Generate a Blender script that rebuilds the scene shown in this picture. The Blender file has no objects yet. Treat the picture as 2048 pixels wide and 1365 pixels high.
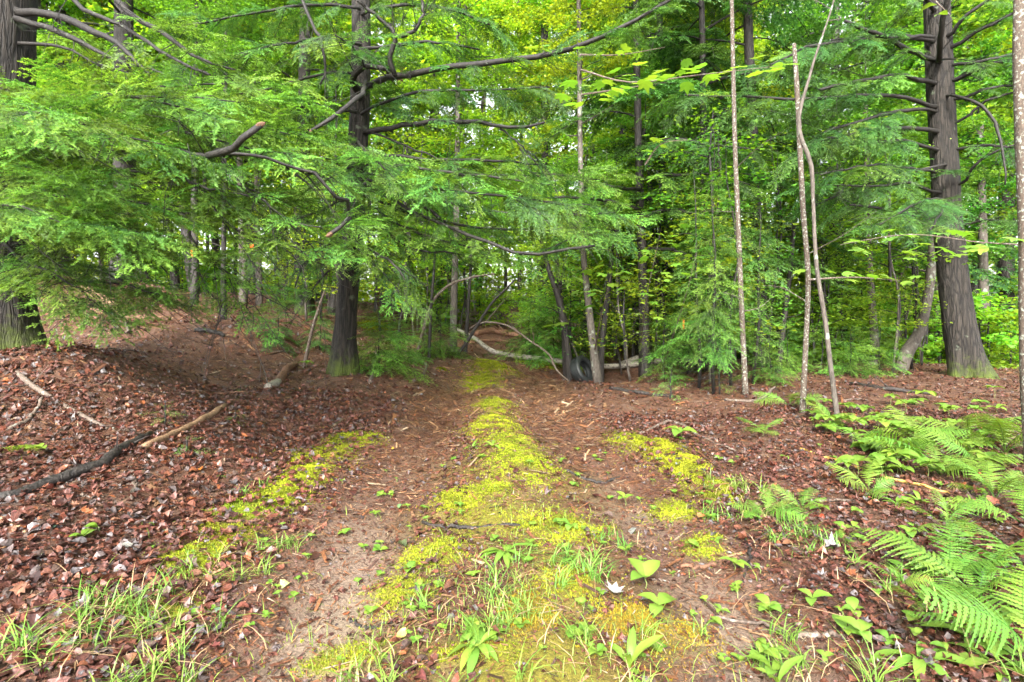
import bpy, math, random
import numpy as np
from mathutils import Matrix, Vector

# ------------------------------------------------------------------ camera, sky, sun, exposure
SC = bpy.context.scene
COL = SC.collection
F = 1137.0            # focal length in photograph pixels (2048 wide), about 20 mm
HY = 610.0            # horizon row
CH = 1.5              # eye height
cam = bpy.data.cameras.new("camera")
cam.lens = 36.0 * F / 2048.0
cam.sensor_width = 36.0
cam.shift_y = -(682.5 - HY) / 2048.0
cam.clip_start = 0.05
cam.clip_end = 2000
camo = bpy.data.objects.new("camera", cam)
COL.objects.link(camo)
camo.location = (0, 0, CH)
camo.rotation_euler = (math.radians(90), 0, 0)
SC.camera = camo

SUN_EL, SUN_AZ = math.radians(37), math.radians(193)     # high, soft, from behind the camera's left shoulder
w = bpy.data.worlds.new("World"); SC.world = w; w.use_nodes = True
nt = w.node_tree; nt.nodes.clear()
sky = nt.nodes.new("ShaderNodeTexSky"); sky.sky_type = 'NISHITA'; sky.sun_disc = False
sky.sun_elevation = SUN_EL; sky.sun_rotation = SUN_AZ
sky.dust_density = 4.0; sky.air_density = 1.0
hs = nt.nodes.new("ShaderNodeHueSaturation"); hs.inputs['Saturation'].default_value = 0.22   # overcast: nearly white
bg = nt.nodes.new("ShaderNodeBackground"); bg.inputs['Strength'].default_value = 0.13
out = nt.nodes.new("ShaderNodeOutputWorld")
nt.links.new(sky.outputs[0], hs.inputs['Color']); nt.links.new(hs.outputs[0], bg.inputs['Color']); nt.links.new(bg.outputs[0], out.inputs[0])
sl = bpy.data.lights.new("sun", 'SUN'); sl.energy = 1.5; sl.angle = math.radians(10); sl.color = (1.0, 0.96, 0.88)
slo = bpy.data.objects.new("sun", sl); COL.objects.link(slo)
sd = Vector((math.sin(SUN_AZ) * math.cos(SUN_EL), math.cos(SUN_AZ) * math.cos(SUN_EL), math.sin(SUN_EL)))
slo.rotation_euler = sd.to_track_quat('Z', 'Y').to_euler(); slo.location = (0, -5, 30)
SC.view_settings.view_transform = 'Standard'
SC.view_settings.look = 'None'
SC.view_settings.exposure = 2.88
SC.view_settings.gamma = 1.0
cy = SC.cycles
cy.max_bounces = 7; cy.diffuse_bounces = 4; cy.glossy_bounces = 2; cy.transmission_bounces = 5; cy.transparent_max_bounces = 4
cy.sample_clamp_indirect = 4.0
cy.use_denoising = True
try: cy.denoiser = 'OPENIMAGEDENOISE'; cy.denoising_input_passes = 'RGB_ALBEDO_NORMAL'; cy.denoising_prefilter = 'ACCURATE'
except Exception: pass
cy.use_adaptive_sampling = True; cy.adaptive_threshold = 0.03

rs = np.random.RandomState(11)
random.seed(5)

# ------------------------------------------------------------------ terrain
def P(px, py, d):                      # point seen at a pixel, d metres in front of the camera
    return np.array([(px - 1024.0) * d / F, d, CH + (HY - py) * d / F])
CTRL = [(1024,1365,2.26),(300,1365,2.3),(0,1365,2.3),(1700,1365,2.26),(2048,1365,2.26),
        (0,1150,2.9),(0,1000,3.7),(0,900,4.7),(0,800,5.5),(300,870,5.2),(500,1000,4.2),(640,900,5.6),(550,780,7.4),
        (60,690,6.5),(-300,700,6.0),(-700,900,3.5),(690,740,9.0),(255,560,13.0),(388,615,12.0),(448,640,10.5),(605,630,13.0),
        (300,590,14.0),(500,588,20.0),(0,540,16.0),(700,606,18.0),(820,690,13.0),(880,720,11.5),
        (1024,1000,4.35),(1000,860,6.8),(990,780,9.6),(1170,765,12.0),(1000,718,14.0),(1000,660,19.0),(1000,600,30.0),(1240,682,18.0),
        (1330,715,15.5),(1500,700,18.0),(1490,790,8.5),(1605,822,7.2),(1675,850,6.6),(1945,752,10.8),(2048,950,5.0),(1800,738,12.5),
        (2300,800,9.0),(2500,1100,3.6),(1800,1000,4.4),(1400,1000,4.4),(1400,850,7.0),
        (1900,735,16.0),(1700,700,24.0),(2100,740,22.0)]
CP = np.array([P(*c) for c in CTRL] + [[-20,30,2.6],[0,45,2.2],[20,35,-0.6],[-30,10,2.0],[-14,0,1.0],[10,-4,0],[0,-6,0],[-6,-2,0.4],[30,8,-0.6],[0,70,2.5],[-60,60,3],[60,60,0],[0,-40,0]])
def H0(x, y):
    x = np.asarray(x, float); y = np.asarray(y, float); sh = x.shape
    x = x.ravel(); y = y.ravel(); o = np.empty(len(x))
    for i in range(0, len(x), 20000):
        d2 = (x[i:i+20000, None] - CP[None, :, 0])**2 + (y[i:i+20000, None] - CP[None, :, 1])**2
        s = 0.10 + 0.012 * (x[i:i+20000, None]**2 + y[i:i+20000, None]**2) ** 0.5
        wt = 1.0 / (d2 + s)**1.6
        o[i:i+20000] = (wt * CP[None, :, 2]).sum(1) / wt.sum(1)
    return o.reshape(sh)
def sines(x, y, fr, n=5, seed=0):
    r = np.random.RandomState(seed); o = 0
    for k in range(n):
        a = r.uniform(0, 6.28); f = fr * r.uniform(.6, 1.7)
        o = o + np.sin((x*np.cos(a) + y*np.sin(a)) * f + r.uniform(0, 6.28) + 1.3*np.sin((x*np.sin(a) - y*np.cos(a)) * f * .6 + r.uniform(0, 6)))
    return o / n
def gpt(px, py):                       # where the ray through a pixel meets the bare terrain
    ds = np.concatenate([np.linspace(1.4, 12, 400), np.linspace(12.05, 60, 500)])
    x = (px - 1024) * ds / F; z = CH + (HY - py) * ds / F
    hit = np.nonzero(z <= H0(x, ds))[0]
    d = ds[hit[0]] if len(hit) else 40.0
    return np.array([(px - 1024) * d / F, d])
def poly_dist(x, y, pts):
    x = np.asarray(x, float); best = np.full(x.shape, 1e9); par = np.zeros(x.shape)
    n = len(pts) - 1
    for k in range(n):
        a, b = pts[k], pts[k+1]; ab = b - a; L = (ab**2).sum() + 1e-9
        t = np.clip(((x - a[0])*ab[0] + (y - a[1])*ab[1]) / L, 0, 1)
        d = np.hypot(x - a[0] - t*ab[0], y - a[1] - t*ab[1])
        m = d < best; best = np.where(m, d, best); par = np.where(m, (k + t)/n, par)
    return best, par
RUT_L = [gpt(*p) for p in [(560,1400),(650,1250),(730,1050),(800,930),(870,840),(935,780),(965,740)]]
RUT_R = [gpt(*p) for p in [(1560,1400),(1420,1200),(1270,1020),(1165,900),(1105,820),(1075,765),(1050,735)]]
MID = [gpt(*p) for p in [(1000,1390),(1020,1200),(1030,1050),(1020,940),(1000,870),(980,800),(975,760),(990,730)]]
# moss cushions: pixel centre and half sizes -> an ellipse on the ground
MOSS = [(988,732,45,10,.03),(962,764,44,20,.05),(985,816,46,16,.06),(985,858,58,32,.10),(1018,905,75,36,.12),(1045,950,88,40,.12),
        (925,1010,72,34,.07),(975,990,80,20,.05),(605,962,56,42,.09),(505,1018,80,30,.05),(400,1122,84,52,.09),(640,912,70,24,.05),
        (1265,880,60,18,.06),(1338,915,62,26,.09),(1375,945,55,26,.05),(1290,1255,130,75,.05),(1150,1185,90,55,.04),(800,1190,80,52,.04),
        (690,1300,110,42,.04),(1405,1085,55,24,.03),(34,903,46,9,.06),(745,655,42,14,.10),(1060,1240,90,60,.03),(870,1110,80,40,.03),
        (320,1230,120,36,.03),(1920,892,70,16,.05),(885,739,12,3,.03),(1085,728,40,8,.03),(1120,1060,110,40,.02),(960,1330,120,30,.02),(455,1072,80,34,.06),(560,995,70,30,.06),(705,880,60,18,.05),(1310,893,70,20,.06),(1425,985,70,28,.05),(1350,1020,60,24,.04)]
MELL = []
for (cx, cy_, rx, ry, hh) in MOSS:
    c = gpt(cx, cy_); a = abs(gpt(cx + rx, cy_)[0] - c[0]); b = abs(gpt(cx, cy_ - ry)[1] - gpt(cx, cy_ + ry)[1]) / 2
    MELL.append((c[0], c[1], max(a, .05), min(max(b, .06), 1.2), hh*.42))
def moss_r(x, y, k):
    cx, cy_, a, b, hh = MELL[k]
    return np.hypot((x - cx)/a, (y - cy_)/b) * (1 + .18*sines(x*1.0, y, 9 / max(a, .25) * .4, 4, k) + .10*sines(x, y, 28, 3, k+50))
def near_moss(x, y, k):
    cx, cy_, a, b, hh = MELL[k]; return (np.abs(x - cx) < 1.7*a) & (np.abs(y - cy_) < 1.7*b)
def moss_h(x, y):
    x = np.atleast_1d(x); y = np.atleast_1d(y)
    o = np.zeros(np.shape(x))
    for k in range(len(MELL)):
        m = near_moss(x, y, k)
        if not m.any(): continue
        r = moss_r(x[m], y[m], k)
        o[m] = np.maximum(o[m], MELL[k][4] * np.clip(1 - r*r, 0, 1)**.6)
    return o
def HT_exact(x, y):
    x = np.asarray(x, float); y = np.asarray(y, float)
    h = H0(x, y)
    dl, _ = poly_dist(x, y, RUT_L); dr, _ = poly_dist(x, y, RUT_R); dm, _ = poly_dist(x, y, MID)
    h = h - .07*np.exp(-(dl/.30)**2) - .06*np.exp(-(dr/.28)**2) + .05*np.exp(-(dm/.30)**2)
    off = np.clip((np.minimum(dl, dr) - .3) / .8, 0, 1)
    h = h + .012*sines(x, y, 9, 6, 1) + off*(.035*sines(x, y, 2.6, 5, 2) + .02*sines(x, y, 6, 5, 3))
    return h + moss_h(x, y)
GX0, GY0, GS, GNX, GNY = -13.0, 0.6, .04, 651, 376          # cached near terrain, 4 cm grid
_gx, _gy = np.meshgrid(GX0 + GS*np.arange(GNX), GY0 + GS*np.arange(GNY))
_GH = HT_exact(_gx, _gy)
def lookup(grid, x, y, far):
    x = np.asarray(x, float); y = np.asarray(y, float)
    u = (x - GX0)/GS; v = (y - GY0)/GS; ok = (u >= 0) & (u < GNX - 1.001) & (v >= 0) & (v < GNY - 1.001)
    uc = np.clip(u, 0, GNX - 1.001); vc = np.clip(v, 0, GNY - 1.001); i = uc.astype(int); j = vc.astype(int); a = uc - i; b = vc - j
    o = (grid[j, i]*(1-a) + grid[j, i+1]*a)*(1-b) + (grid[j+1, i]*(1-a) + grid[j+1, i+1]*a)*b
    if not ok.all(): o = np.where(ok, o, 0); o[~ok] = far(x[~ok], y[~ok])
    return o
def HT(x, y): return lookup(_GH, np.atleast_1d(x), np.atleast_1d(y), HT_exact)
def G(px, py):
    x, y = gpt(px, py); return np.array([x, y, float(HT(np.array([x]), np.array([y]))[0])])
def hz(x, y): return float(HT(np.array([x]), np.array([y]))[0])

# ------------------------------------------------------------------ mesh and object helpers
def mesh(name, V, Fc, mats, col=None, smooth=False, mi=None):
    V = np.asarray(V, np.float32); Fc = np.asarray(Fc, np.int32); k = Fc.shape[1]
    me = bpy.data.meshes.new(name)
    me.vertices.add(len(V)); me.vertices.foreach_set('co', V.ravel())
    me.loops.add(Fc.size); me.loops.foreach_set('vertex_index', Fc.ravel())
    me.polygons.add(len(Fc)); me.polygons.foreach_set('loop_start', np.arange(0, Fc.size, k, dtype=np.int32))
    if mi is not None: me.polygons.foreach_set('material_index', np.asarray(mi, np.int32))
    me.polygons.foreach_set('use_smooth', np.full(len(Fc), smooth))
    if col is not None:
        c = np.ones((len(V), 4), np.float32); c[:, :3] = np.asarray(col).reshape(len(V), -1)
        a = me.color_attributes.new('col', 'FLOAT_COLOR', 'POINT'); a.data.foreach_set('color', c.ravel())
    for m in (mats if isinstance(mats, (list, tuple)) else [mats]): me.materials.append(m)
    me.update(calc_edges=True)
    return me
def ob(name, data, parent=None, M=None):
    o = bpy.data.objects.new(name, data); COL.objects.link(o)
    if parent is not None: o.parent = parent
    if M is not None: o.matrix_local = M
    return o
def tag(o, label=None, cat=None, group=None, kind=None):
    if label: o['label'] = label
    if cat: o['category'] = cat
    if group: o['group'] = group
    if kind: o['kind'] = kind
    return o
def thing(name, loc, label, cat, group=None):
    o = bpy.data.objects.new(name, None); COL.objects.link(o); o.location = Vector(loc); o.empty_display_size = .1
    return tag(o, label, cat, group)
def cat_(parts):                       # join (V,F[,C]) tuples
    V, Fs, C, n = [], [], [], 0
    for p in parts:
        V.append(p[0]); Fs.append(np.asarray(p[1]) + n); n += len(p[0])
        if len(p) > 2: C.append(p[2])
    return (np.concatenate(V), np.concatenate(Fs)) + ((np.concatenate(C),) if C else ())
def smooth_line(pts, n):
    pts = np.asarray(pts, float); m = len(pts)
    if m < 3:
        t = np.linspace(0, 1, n)[:, None]; return pts[0]*(1-t) + pts[-1]*t
    seg = np.r_[0, np.cumsum(np.linalg.norm(np.diff(pts, axis=0), axis=1))]; u = np.linspace(0, seg[-1], n)
    tan = np.gradient(pts, seg, axis=0)
    i = np.clip(np.searchsorted(seg, u, side='right') - 1, 0, m - 2); h = (seg[i+1] - seg[i])[:, None]; t = ((u - seg[i])[:, None]) / h
    return (2*t**3 - 3*t**2 + 1)*pts[i] + (t**3 - 2*t**2 + t)*h*tan[i] + (-2*t**3 + 3*t**2)*pts[i+1] + (t**3 - t**2)*h*tan[i+1]
def tube(pts, rad, sides=7, rough=0.0, seed=0, cap=True, flare=None):
    pts = np.asarray(pts, float); n = len(pts)
    rad = np.interp(np.linspace(0, 1, n), np.linspace(0, 1, len(rad)), rad) if np.ndim(rad) else np.full(n, rad)
    T = np.gradient(pts, axis=0); T /= np.linalg.norm(T, axis=1)[:, None] + 1e-9
    ref = np.array([0.13, 0.97, 0.2]) if abs(T[:, 2]).mean() > .7 else np.array([0.1, 0.05, 1.0])
    A = np.cross(T, ref); A /= np.linalg.norm(A, axis=1)[:, None] + 1e-9; B = np.cross(T, A)
    th = np.arange(sides) * 2*np.pi/sides
    r = np.repeat(rad[:, None], sides, 1)
    if rough:
        L = np.r_[0, np.cumsum(np.linalg.norm(np.diff(pts, axis=0), axis=1))][:, None]
        q = np.random.RandomState(seed)
        nz = sum(np.sin(k*th[None] + q.uniform(0, 6) + 2*np.sin(L*f + q.uniform(0, 6))) for k, f in ((2, 1.3), (3, 2.5), (5, 5), (9, 3.4), (13, 4.2)))/5
        r = r*(1 + rough*nz)
    if flare is not None: r = r*flare(th[None, :], np.linspace(0, 1, n)[:, None])
    V = pts[:, None] + r[..., None]*(np.cos(th)[None, :, None]*A[:, None] + np.sin(th)[None, :, None]*B[:, None])
    V = V.reshape(-1, 3)
    i = np.arange(n-1)[:, None]*sides; j = np.arange(sides)[None]; j2 = (j+1) % sides
    q4 = np.stack([i+j, i+j2, i+sides+j2, i+sides+j], -1).reshape(-1, 4)
    Fc = np.concatenate([q4[:, [0, 1, 2]], q4[:, [0, 2, 3]]])
    if cap:
        nv = len(V); V = np.concatenate([V, pts[[0, -1]]])
        jj = np.arange(sides); k2 = (jj+1) % sides
        Fc = np.concatenate([Fc, np.stack([k2, jj, np.full(sides, nv)], 1), np.stack([(n-1)*sides + jj, (n-1)*sides + k2, np.full(sides, nv+1)], 1)])
    return V, Fc
def frame(p, x, up=(0, 0, 1), s=1.0):
    x = Vector(x).normalized(); up = Vector(up); y = up.cross(x)
    if y.length < 1e-4: y = Vector((0, 1, 0)).cross(x)
    y.normalize(); z = x.cross(y)
    M = Matrix((x, y, z)).transposed().to_4x4()
    return Matrix.Translation(Vector(p)) @ M @ Matrix.Diagonal((s, s, s, 1))

# ------------------------------------------------------------------ materials
def newmat(name):
    m = bpy.data.materials.new(name); m.use_nodes = True; t = m.node_tree; t.nodes.clear()
    o = t.nodes.new("ShaderNodeOutputMaterial"); return m, t, o
def N(t, k, **kw):
    n = t.nodes.new(k)
    for a, b in kw.items():
        if a in n.inputs.keys(): n.inputs[a].default_value = b
        else: setattr(n, a, b)
    return n
def rgb(c): return (c[0], c[1], c[2], 1)
def mixc(t, f, a, b, mode='MIX'):
    n = t.nodes.new("ShaderNodeMix"); n.data_type = 'RGBA'; n.blend_type = mode
    for i, v in ((0, f), (6, a), (7, b)):
        if hasattr(v, 'is_linked') or hasattr(v, 'links'): t.links.new(v, n.inputs[i])
        elif i == 0: n.inputs[0].default_value = v
        else: n.inputs[i].default_value = rgb(v)
    return n.outputs[2]
def ramp(t, src, stops):
    r = t.nodes.new("ShaderNodeValToRGB"); e = r.color_ramp.elements
    while len(e) < len(stops): e.new(0.5)
    for k, (p, c) in enumerate(stops): e[k].position = p; e[k].color = rgb(c) if np.ndim(c) else (c, c, c, 1)
    t.links.new(src, r.inputs[0]); return r.outputs[0]
def mat_leaf(name, base, tip, trans=.4, tcol=None, rough=.45, vary=.5, hue=.03, spec=.35, direct=False):
    m, t, o = newmat(name)
    at = N(t, "ShaderNodeAttribute", attribute_name='col')
    oi = N(t, "ShaderNodeObjectInfo")
    if direct:
        tcx = N(t, "ShaderNodeTexCoord"); nz = N(t, "ShaderNodeTexNoise"); nz.inputs['Scale'].default_value = 70; nz.inputs['Detail'].default_value = 5; nz.inputs['Roughness'].default_value = .7
        t.links.new(tcx.outputs['Object' if name == 'leaf_litter' else 'Generated'], nz.inputs['Vector'])
        if name != 'leaf_litter': nz.inputs['Scale'].default_value = 7
        c = mixc(t, 1.0, at.outputs['Color'], ramp(t, nz.outputs[0], [(.32, .35), (.68, 1.45)]), 'MULTIPLY')
    else:
        sep = N(t, "ShaderNodeSeparateColor"); t.links.new(at.outputs['Color'], sep.inputs[0])
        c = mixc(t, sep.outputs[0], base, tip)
    h = N(t, "ShaderNodeHueSaturation"); t.links.new(c, h.inputs['Color'])
    mr = N(t, "ShaderNodeMapRange"); mr.inputs['To Min'].default_value = 1 - vary/2; mr.inputs['To Max'].default_value = 1 + vary/2
    t.links.new(oi.outputs['Random'], mr.inputs['Value']); t.links.new(mr.outputs[0], h.inputs['Value'])
    mu = N(t, "ShaderNodeMath", operation='MULTIPLY'); mu.inputs[1].default_value = 7.31
    fr = N(t, "ShaderNodeMath", operation='FRACT'); t.links.new(oi.outputs['Random'], mu.inputs[0]); t.links.new(mu.outputs[0], fr.inputs[0])
    m2 = N(t, "ShaderNodeMapRange"); m2.inputs['To Min'].default_value = .5 - hue; m2.inputs['To Max'].default_value = .5 + hue
    t.links.new(fr.outputs[0], m2.inputs['Value']); t.links.new(m2.outputs[0], h.inputs['Hue'])
    p = N(t, "ShaderNodeBsdfPrincipled"); p.inputs['Roughness'].default_value = rough; p.inputs['Specular IOR Level'].default_value = spec
    t.links.new(h.outputs[0], p.inputs['Base Color'])
    if trans > 0:
        tr = N(t, "ShaderNodeBsdfTranslucent"); tc = mixc(t, 1.0, h.outputs[0], tcol or (1.5, 1.35, .5), 'MULTIPLY'); t.links.new(tc, tr.inputs['Color'])
        mx = N(t, "ShaderNodeMixShader"); mx.inputs[0].default_value = trans
        t.links.new(p.outputs[0], mx.inputs[1]); t.links.new(tr.outputs[0], mx.inputs[2]); t.links.new(mx.outputs[0], o.inputs[0])
    else: t.links.new(p.outputs[0], o.inputs[0])
    return m
def mat_bark(name, dark, light, lichen=None, lamt=.45, scale=1.0, furrow=7.0, bump=.8, rough=.8, stretch=.16, bands=False, moss=None, plates=False):
    m, t, o = newmat(name)
    tc = N(t, "ShaderNodeTexCoord")
    mp = N(t, "ShaderNodeMapping"); mp.inputs['Scale'].default_value = (scale, scale, scale*(stretch if not bands else 6))
    t.links.new(tc.outputs['Object'], mp.inputs[0])
    v = N(t, "ShaderNodeTexNoise"); v.inputs['Scale'].default_value = furrow*3; v.inputs['Detail'].default_value = 6; v.inputs['Roughness'].default_value = .65
    t.links.new(mp.outputs[0], v.inputs['Vector'])
    hgt = v.outputs[0]
    if plates:
        vo = N(t, 'ShaderNodeTexVoronoi'); vo.feature = 'DISTANCE_TO_EDGE'; vo.inputs['Scale'].default_value = 19
        mp2 = N(t, 'ShaderNodeMapping'); mp2.inputs['Scale'].default_value = (1, 1, .12); t.links.new(tc.outputs['Object'], mp2.inputs[0])
        dn = N(t, 'ShaderNodeTexNoise'); dn.inputs['Scale'].default_value = 9; dn.inputs['Detail'].default_value = 4; t.links.new(mp2.outputs[0], dn.inputs['Vector'])
        vm = N(t, 'ShaderNodeVectorMath', operation='MULTIPLY_ADD'); vm.inputs[1].default_value = (.16, .16, .16); t.links.new(dn.outputs['Color'], vm.inputs[0]); t.links.new(mp2.outputs[0], vm.inputs[2])
        t.links.new(vm.outputs[0], vo.inputs['Vector'])
        pl = ramp(t, vo.outputs[0], [(0.0, .45), (.22, 1.0)])
        mu_ = N(t, 'ShaderNodeMath', operation='MULTIPLY'); t.links.new(pl, mu_.inputs[0]); t.links.new(v.outputs[0], mu_.inputs[1]); hgt = mu_.outputs[0]
    c = mixc(t, ramp(t, hgt, [(.2 if plates else .36, 0.0), (.62, 1.0)]), dark, light)
    n2 = N(t, "ShaderNodeTexNoise"); n2.inputs['Scale'].default_value = 5*scale; n2.inputs['Detail'].default_value = 5; t.links.new(tc.outputs['Object'], n2.inputs['Vector'])
    if lichen: c = mixc(t, ramp(t, n2.outputs[0], [(lamt + .1, 0.0), (lamt + .17, 1.0)]), c, lichen)
    if moss:                            # moss grows on the lowest half metre of the stem
        sx = N(t, "ShaderNodeSeparateXYZ"); t.links.new(tc.outputs['Object'], sx.inputs[0])
        ad = N(t, "ShaderNodeMath", operation='MULTIPLY_ADD'); ad.inputs[1].default_value = -1.5; n3 = N(t, 'ShaderNodeTexNoise'); n3.inputs['Scale'].default_value = 9; n3.inputs['Detail'].default_value = 8; n3.inputs['Roughness'].default_value = .7; t.links.new(tc.outputs['Object'], n3.inputs['Vector']); t.links.new(n3.outputs[0], ad.inputs[0]); t.links.new(sx.outputs[2], ad.inputs[2]); mm = N(t, 'ShaderNodeMath', operation='ADD'); mm.inputs[1].default_value = .84; t.links.new(ad.outputs[0], mm.inputs[0])
        c = mixc(t, ramp(t, mm.outputs[0], [(.05, 1.0), (.45, 0.0)]), c, moss)
    p = N(t, "ShaderNodeBsdfPrincipled"); p.inputs['Roughness'].default_value = rough; p.inputs['Specular IOR Level'].default_value = .3
    t.links.new(c, p.inputs['Base Color'])
    b = N(t, "ShaderNodeBump"); b.inputs['Strength'].default_value = bump; b.inputs['Distance'].default_value = .03/scale
    t.links.new(hgt, b.inputs['Height']); t.links.new(b.outputs[0], p.inputs['Normal'])
    t.links.new(p.outputs[0], o.inputs[0]); return m
def mat_plain(name, c, rough=.6, spec=.4, noise=.25, ns=30):
    m, t, o = newmat(name); tc = N(t, "ShaderNodeTexCoord"); n = N(t, "ShaderNodeTexNoise"); n.inputs['Scale'].default_value = ns; n.inputs['Detail'].default_value = 5
    t.links.new(tc.outputs['Object'], n.inputs['Vector'])
    cc = mixc(t, n.outputs[0], [v*(1-noise) for v in c], [v*(1+noise) for v in c])
    p = N(t, "ShaderNodeBsdfPrincipled"); p.inputs['Roughness'].default_value = rough; p.inputs['Specular IOR Level'].default_value = spec
    t.links.new(cc, p.inputs['Base Color']); t.links.new(p.outputs[0], o.inputs[0]); return m
M_NEEDLE = mat_leaf('hemlock_needles', (.015, .055, .013), (.23, .43, .062), .42, (1.35, 1.3, .5), .4, 1.0, .025, .32)  # pale tips are new growth; darker base also paints shade contrast into the foliage
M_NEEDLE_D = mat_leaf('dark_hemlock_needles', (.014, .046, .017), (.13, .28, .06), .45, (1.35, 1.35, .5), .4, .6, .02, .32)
M_NEEDLE_L = mat_leaf('young_spruce_needles', (.08, .19, .035), (.24, .42, .08), .38, (1.2, 1.25, .6), .45, .4, .02)
M_LEAF = mat_leaf('maple_leaves', (.06, .165, .022), (.18, .37, .045), .55, (1.5, 1.4, .45), .4, .6, .03)
M_LEAFB = mat_leaf('beech_leaves', (.085, .195, .022), (.26, .43, .042), .6, (1.75, 1.5, .4), .4, .6, .03)
M_BIGLEAF = mat_leaf('striped_maple_leaves', (.07, .175, .02), (.17, .31, .035), .45, (1.5, 1.4, .6), .42, .35, .02)
M_HERB = mat_leaf('herb_leaves', (.055, .125, .014), (.15, .25, .032), .35, (1.4, 1.3, .5), .45, .35, .02)
M_FERN = mat_leaf('fern_fronds', (.055, .135, .018), (.16, .27, .036), .4, (1.4, 1.3, .5), .5, .4, .025)
M_GRASS = mat_leaf('grass_blades', (.07, .15, .022), (.19, .31, .05), .3, (1.3, 1.25, .6), .45, .3, .02)
M_MOSS = mat_leaf('moss_tufts', (.075, .09, .006), (.33, .365, .018), .2, (1.3, 1.2, .4), .7, .25, .012, .15)
M_LITTER = mat_leaf('leaf_litter', None, None, .12, (1.2, .9, .6), .40, .0, .0, .30, direct=True)
M_DEADLEAF = mat_leaf('dead_leaves', None, None, .1, (1.2, .9, .6), .40, .35, .02, .30, direct=True)
M_BARK = mat_bark('hemlock_bark', (.004, .0035, .003), (.036, .030, .024), (.085, .10, .07), .56, 1, 9, 1.0, .8, .14, moss=(.05, .07, .008), plates=True)
M_BARKD = mat_bark('wet_dark_bark', (.007, .006, .0055), (.032, .026, .022), (.08, .095, .07), .58, 1, 9, .8, .6)
M_LIMB = mat_bark('limb_bark', (.005, .0045, .004), (.021, .018, .015), (.065, .075, .055), .55, 3, 5, .6, .65, .5)
M_GREYBARK = mat_bark('grey_smooth_bark', (.04, .033, .027), (.10, .085, .07), (.18, .20, .16), .50, 1.5, 8, .5, .8, .3)
M_LICHEN = mat_bark('lichen_spotted_bark', (.03, .022, .016), (.085, .064, .048), (.19, .20, .165), .45, 8, 5, .5, .85, .4)
M_TAN = mat_bark('bare_tan_wood', (.10, .058, .032), (.24, .15, .085), None, .5, 2, 8, .5, .7, .15)
M_BIRCH = mat_bark('white_birch_bark', (.10, .085, .066), (.29, .265, .22), (.035, .028, .022), .47, 4.5, 7, .4, .6, 1.0)
M_LOG = mat_bark('rotting_log_bark', (.05, .025, .015), (.16, .08, .045), None, .5, 1.5, 8, 1.0, .7, .3)
M_STICK = mat_bark('dead_stick_bark', (.045, .033, .026), (.13, .097, .075), (.20, .20, .17), .5, 4, 6, .5, .75, .4)
M_BROKEN = mat_plain('broken_orange_wood', (.10, .055, .032), .7, .3, .35, 60)
M_STEM = mat_plain('green_stems', (.13, .17, .05), .5)
M_YSTEM = mat_plain('yellow_dead_stems', (.42, .26, .06), .6)

def mat_ground():
    m, t, o = newmat('forest_floor')
    at = N(t, "ShaderNodeAttribute", attribute_name='col'); sp = N(t, "ShaderNodeSeparateColor"); t.links.new(at.outputs['Color'], sp.inputs[0])
    tc = N(t, "ShaderNodeTexCoord")
    def noise(s, d=6, r=.6):
        n = N(t, "ShaderNodeTexNoise"); n.inputs['Scale'].default_value = s; n.inputs['Detail'].default_value = d; n.inputs['Roughness'].default_value = r
        t.links.new(tc.outputs['Object'], n.inputs['Vector']); return n.outputs[0]
    n1, n2, n3 = noise(60, 8, .7), noise(11), noise(3)
    duff = mixc(t, ramp(t, n1, [(.35, 0.0), (.66, 1.0)]), (.026, .012, .007), (.14, .062, .032))
    duff = mixc(t, ramp(t, n2, [(.42, 0.0), (.66, .8)]), duff, (.045, .024, .016)); duff = mixc(t, ramp(t, n3, [(.5, 0.0), (.7, .6)]), duff, (.13, .085, .06))
    soil = mixc(t, ramp(t, n1, [(.3, 0.0), (.7, 1.0)]), (.07, .05, .037), (.25, .185, .135))
    moss = mixc(t, ramp(t, n1, [(.3, 0.0), (.68, 1.0)]), (.06, .05, .006), (.22, .20, .015))
    c = mixc(t, sp.outputs[1], duff, soil)
    c = mixc(t, sp.outputs[0], c, moss)
    p = N(t, "ShaderNodeBsdfPrincipled"); p.inputs['Roughness'].default_value = .75; p.inputs['Specular IOR Level'].default_value = .3
    t.links.new(c, p.inputs['Base Color'])
    b = N(t, "ShaderNodeBump"); b.inputs['Strength'].default_value = .9; b.inputs['Distance'].default_value = .02
    t.links.new(n1, b.inputs['Height']); t.links.new(b.outputs[0], p.inputs['Normal'])
    t.links.new(p.outputs[0], o.inputs[0]); return m
M_GROUND = mat_ground()

# ------------------------------------------------------------------ ground
def masks_exact(x, y):
    dl, _ = poly_dist(x, y, RUT_L); dr, _ = poly_dist(x, y, RUT_R); dm, pm = poly_dist(x, y, MID)
    rut = np.maximum(np.exp(-(dl/.28)**2), .8*np.exp(-(dr/.26)**2))
    near = np.clip((5.5 - y)/2.0, 0, 1)
    soil = np.clip(rut*near*(.75 + .9*sines(x, y, 3.1, 5, 21)), 0, 1)
    mo = np.zeros(np.shape(x))
    for k in range(len(MELL)):
        m = near_moss(x, y, k)
        if m.any(): mo[m] = np.maximum(mo[m], np.clip((1.05 - moss_r(x[m], y[m], k))*1.6, 0, 1)*np.clip(1.0 + 1.2*sines(x[m], y[m], 13, 6, 210 + k), .1, 1))
    mo = np.maximum(mo, np.clip(1.1*np.exp(-(dm/.5)**2)*np.clip((6.5 - y)/2, 0, 1)*(.45 + sines(x, y, 4.5, 5, 33)), 0, .85))
    path = np.clip(1.5 - np.minimum(np.minimum(dl, dr), dm)/.45, 0, 1)
    return mo, soil, path
_GM = masks_exact(_gx, _gy)
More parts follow.
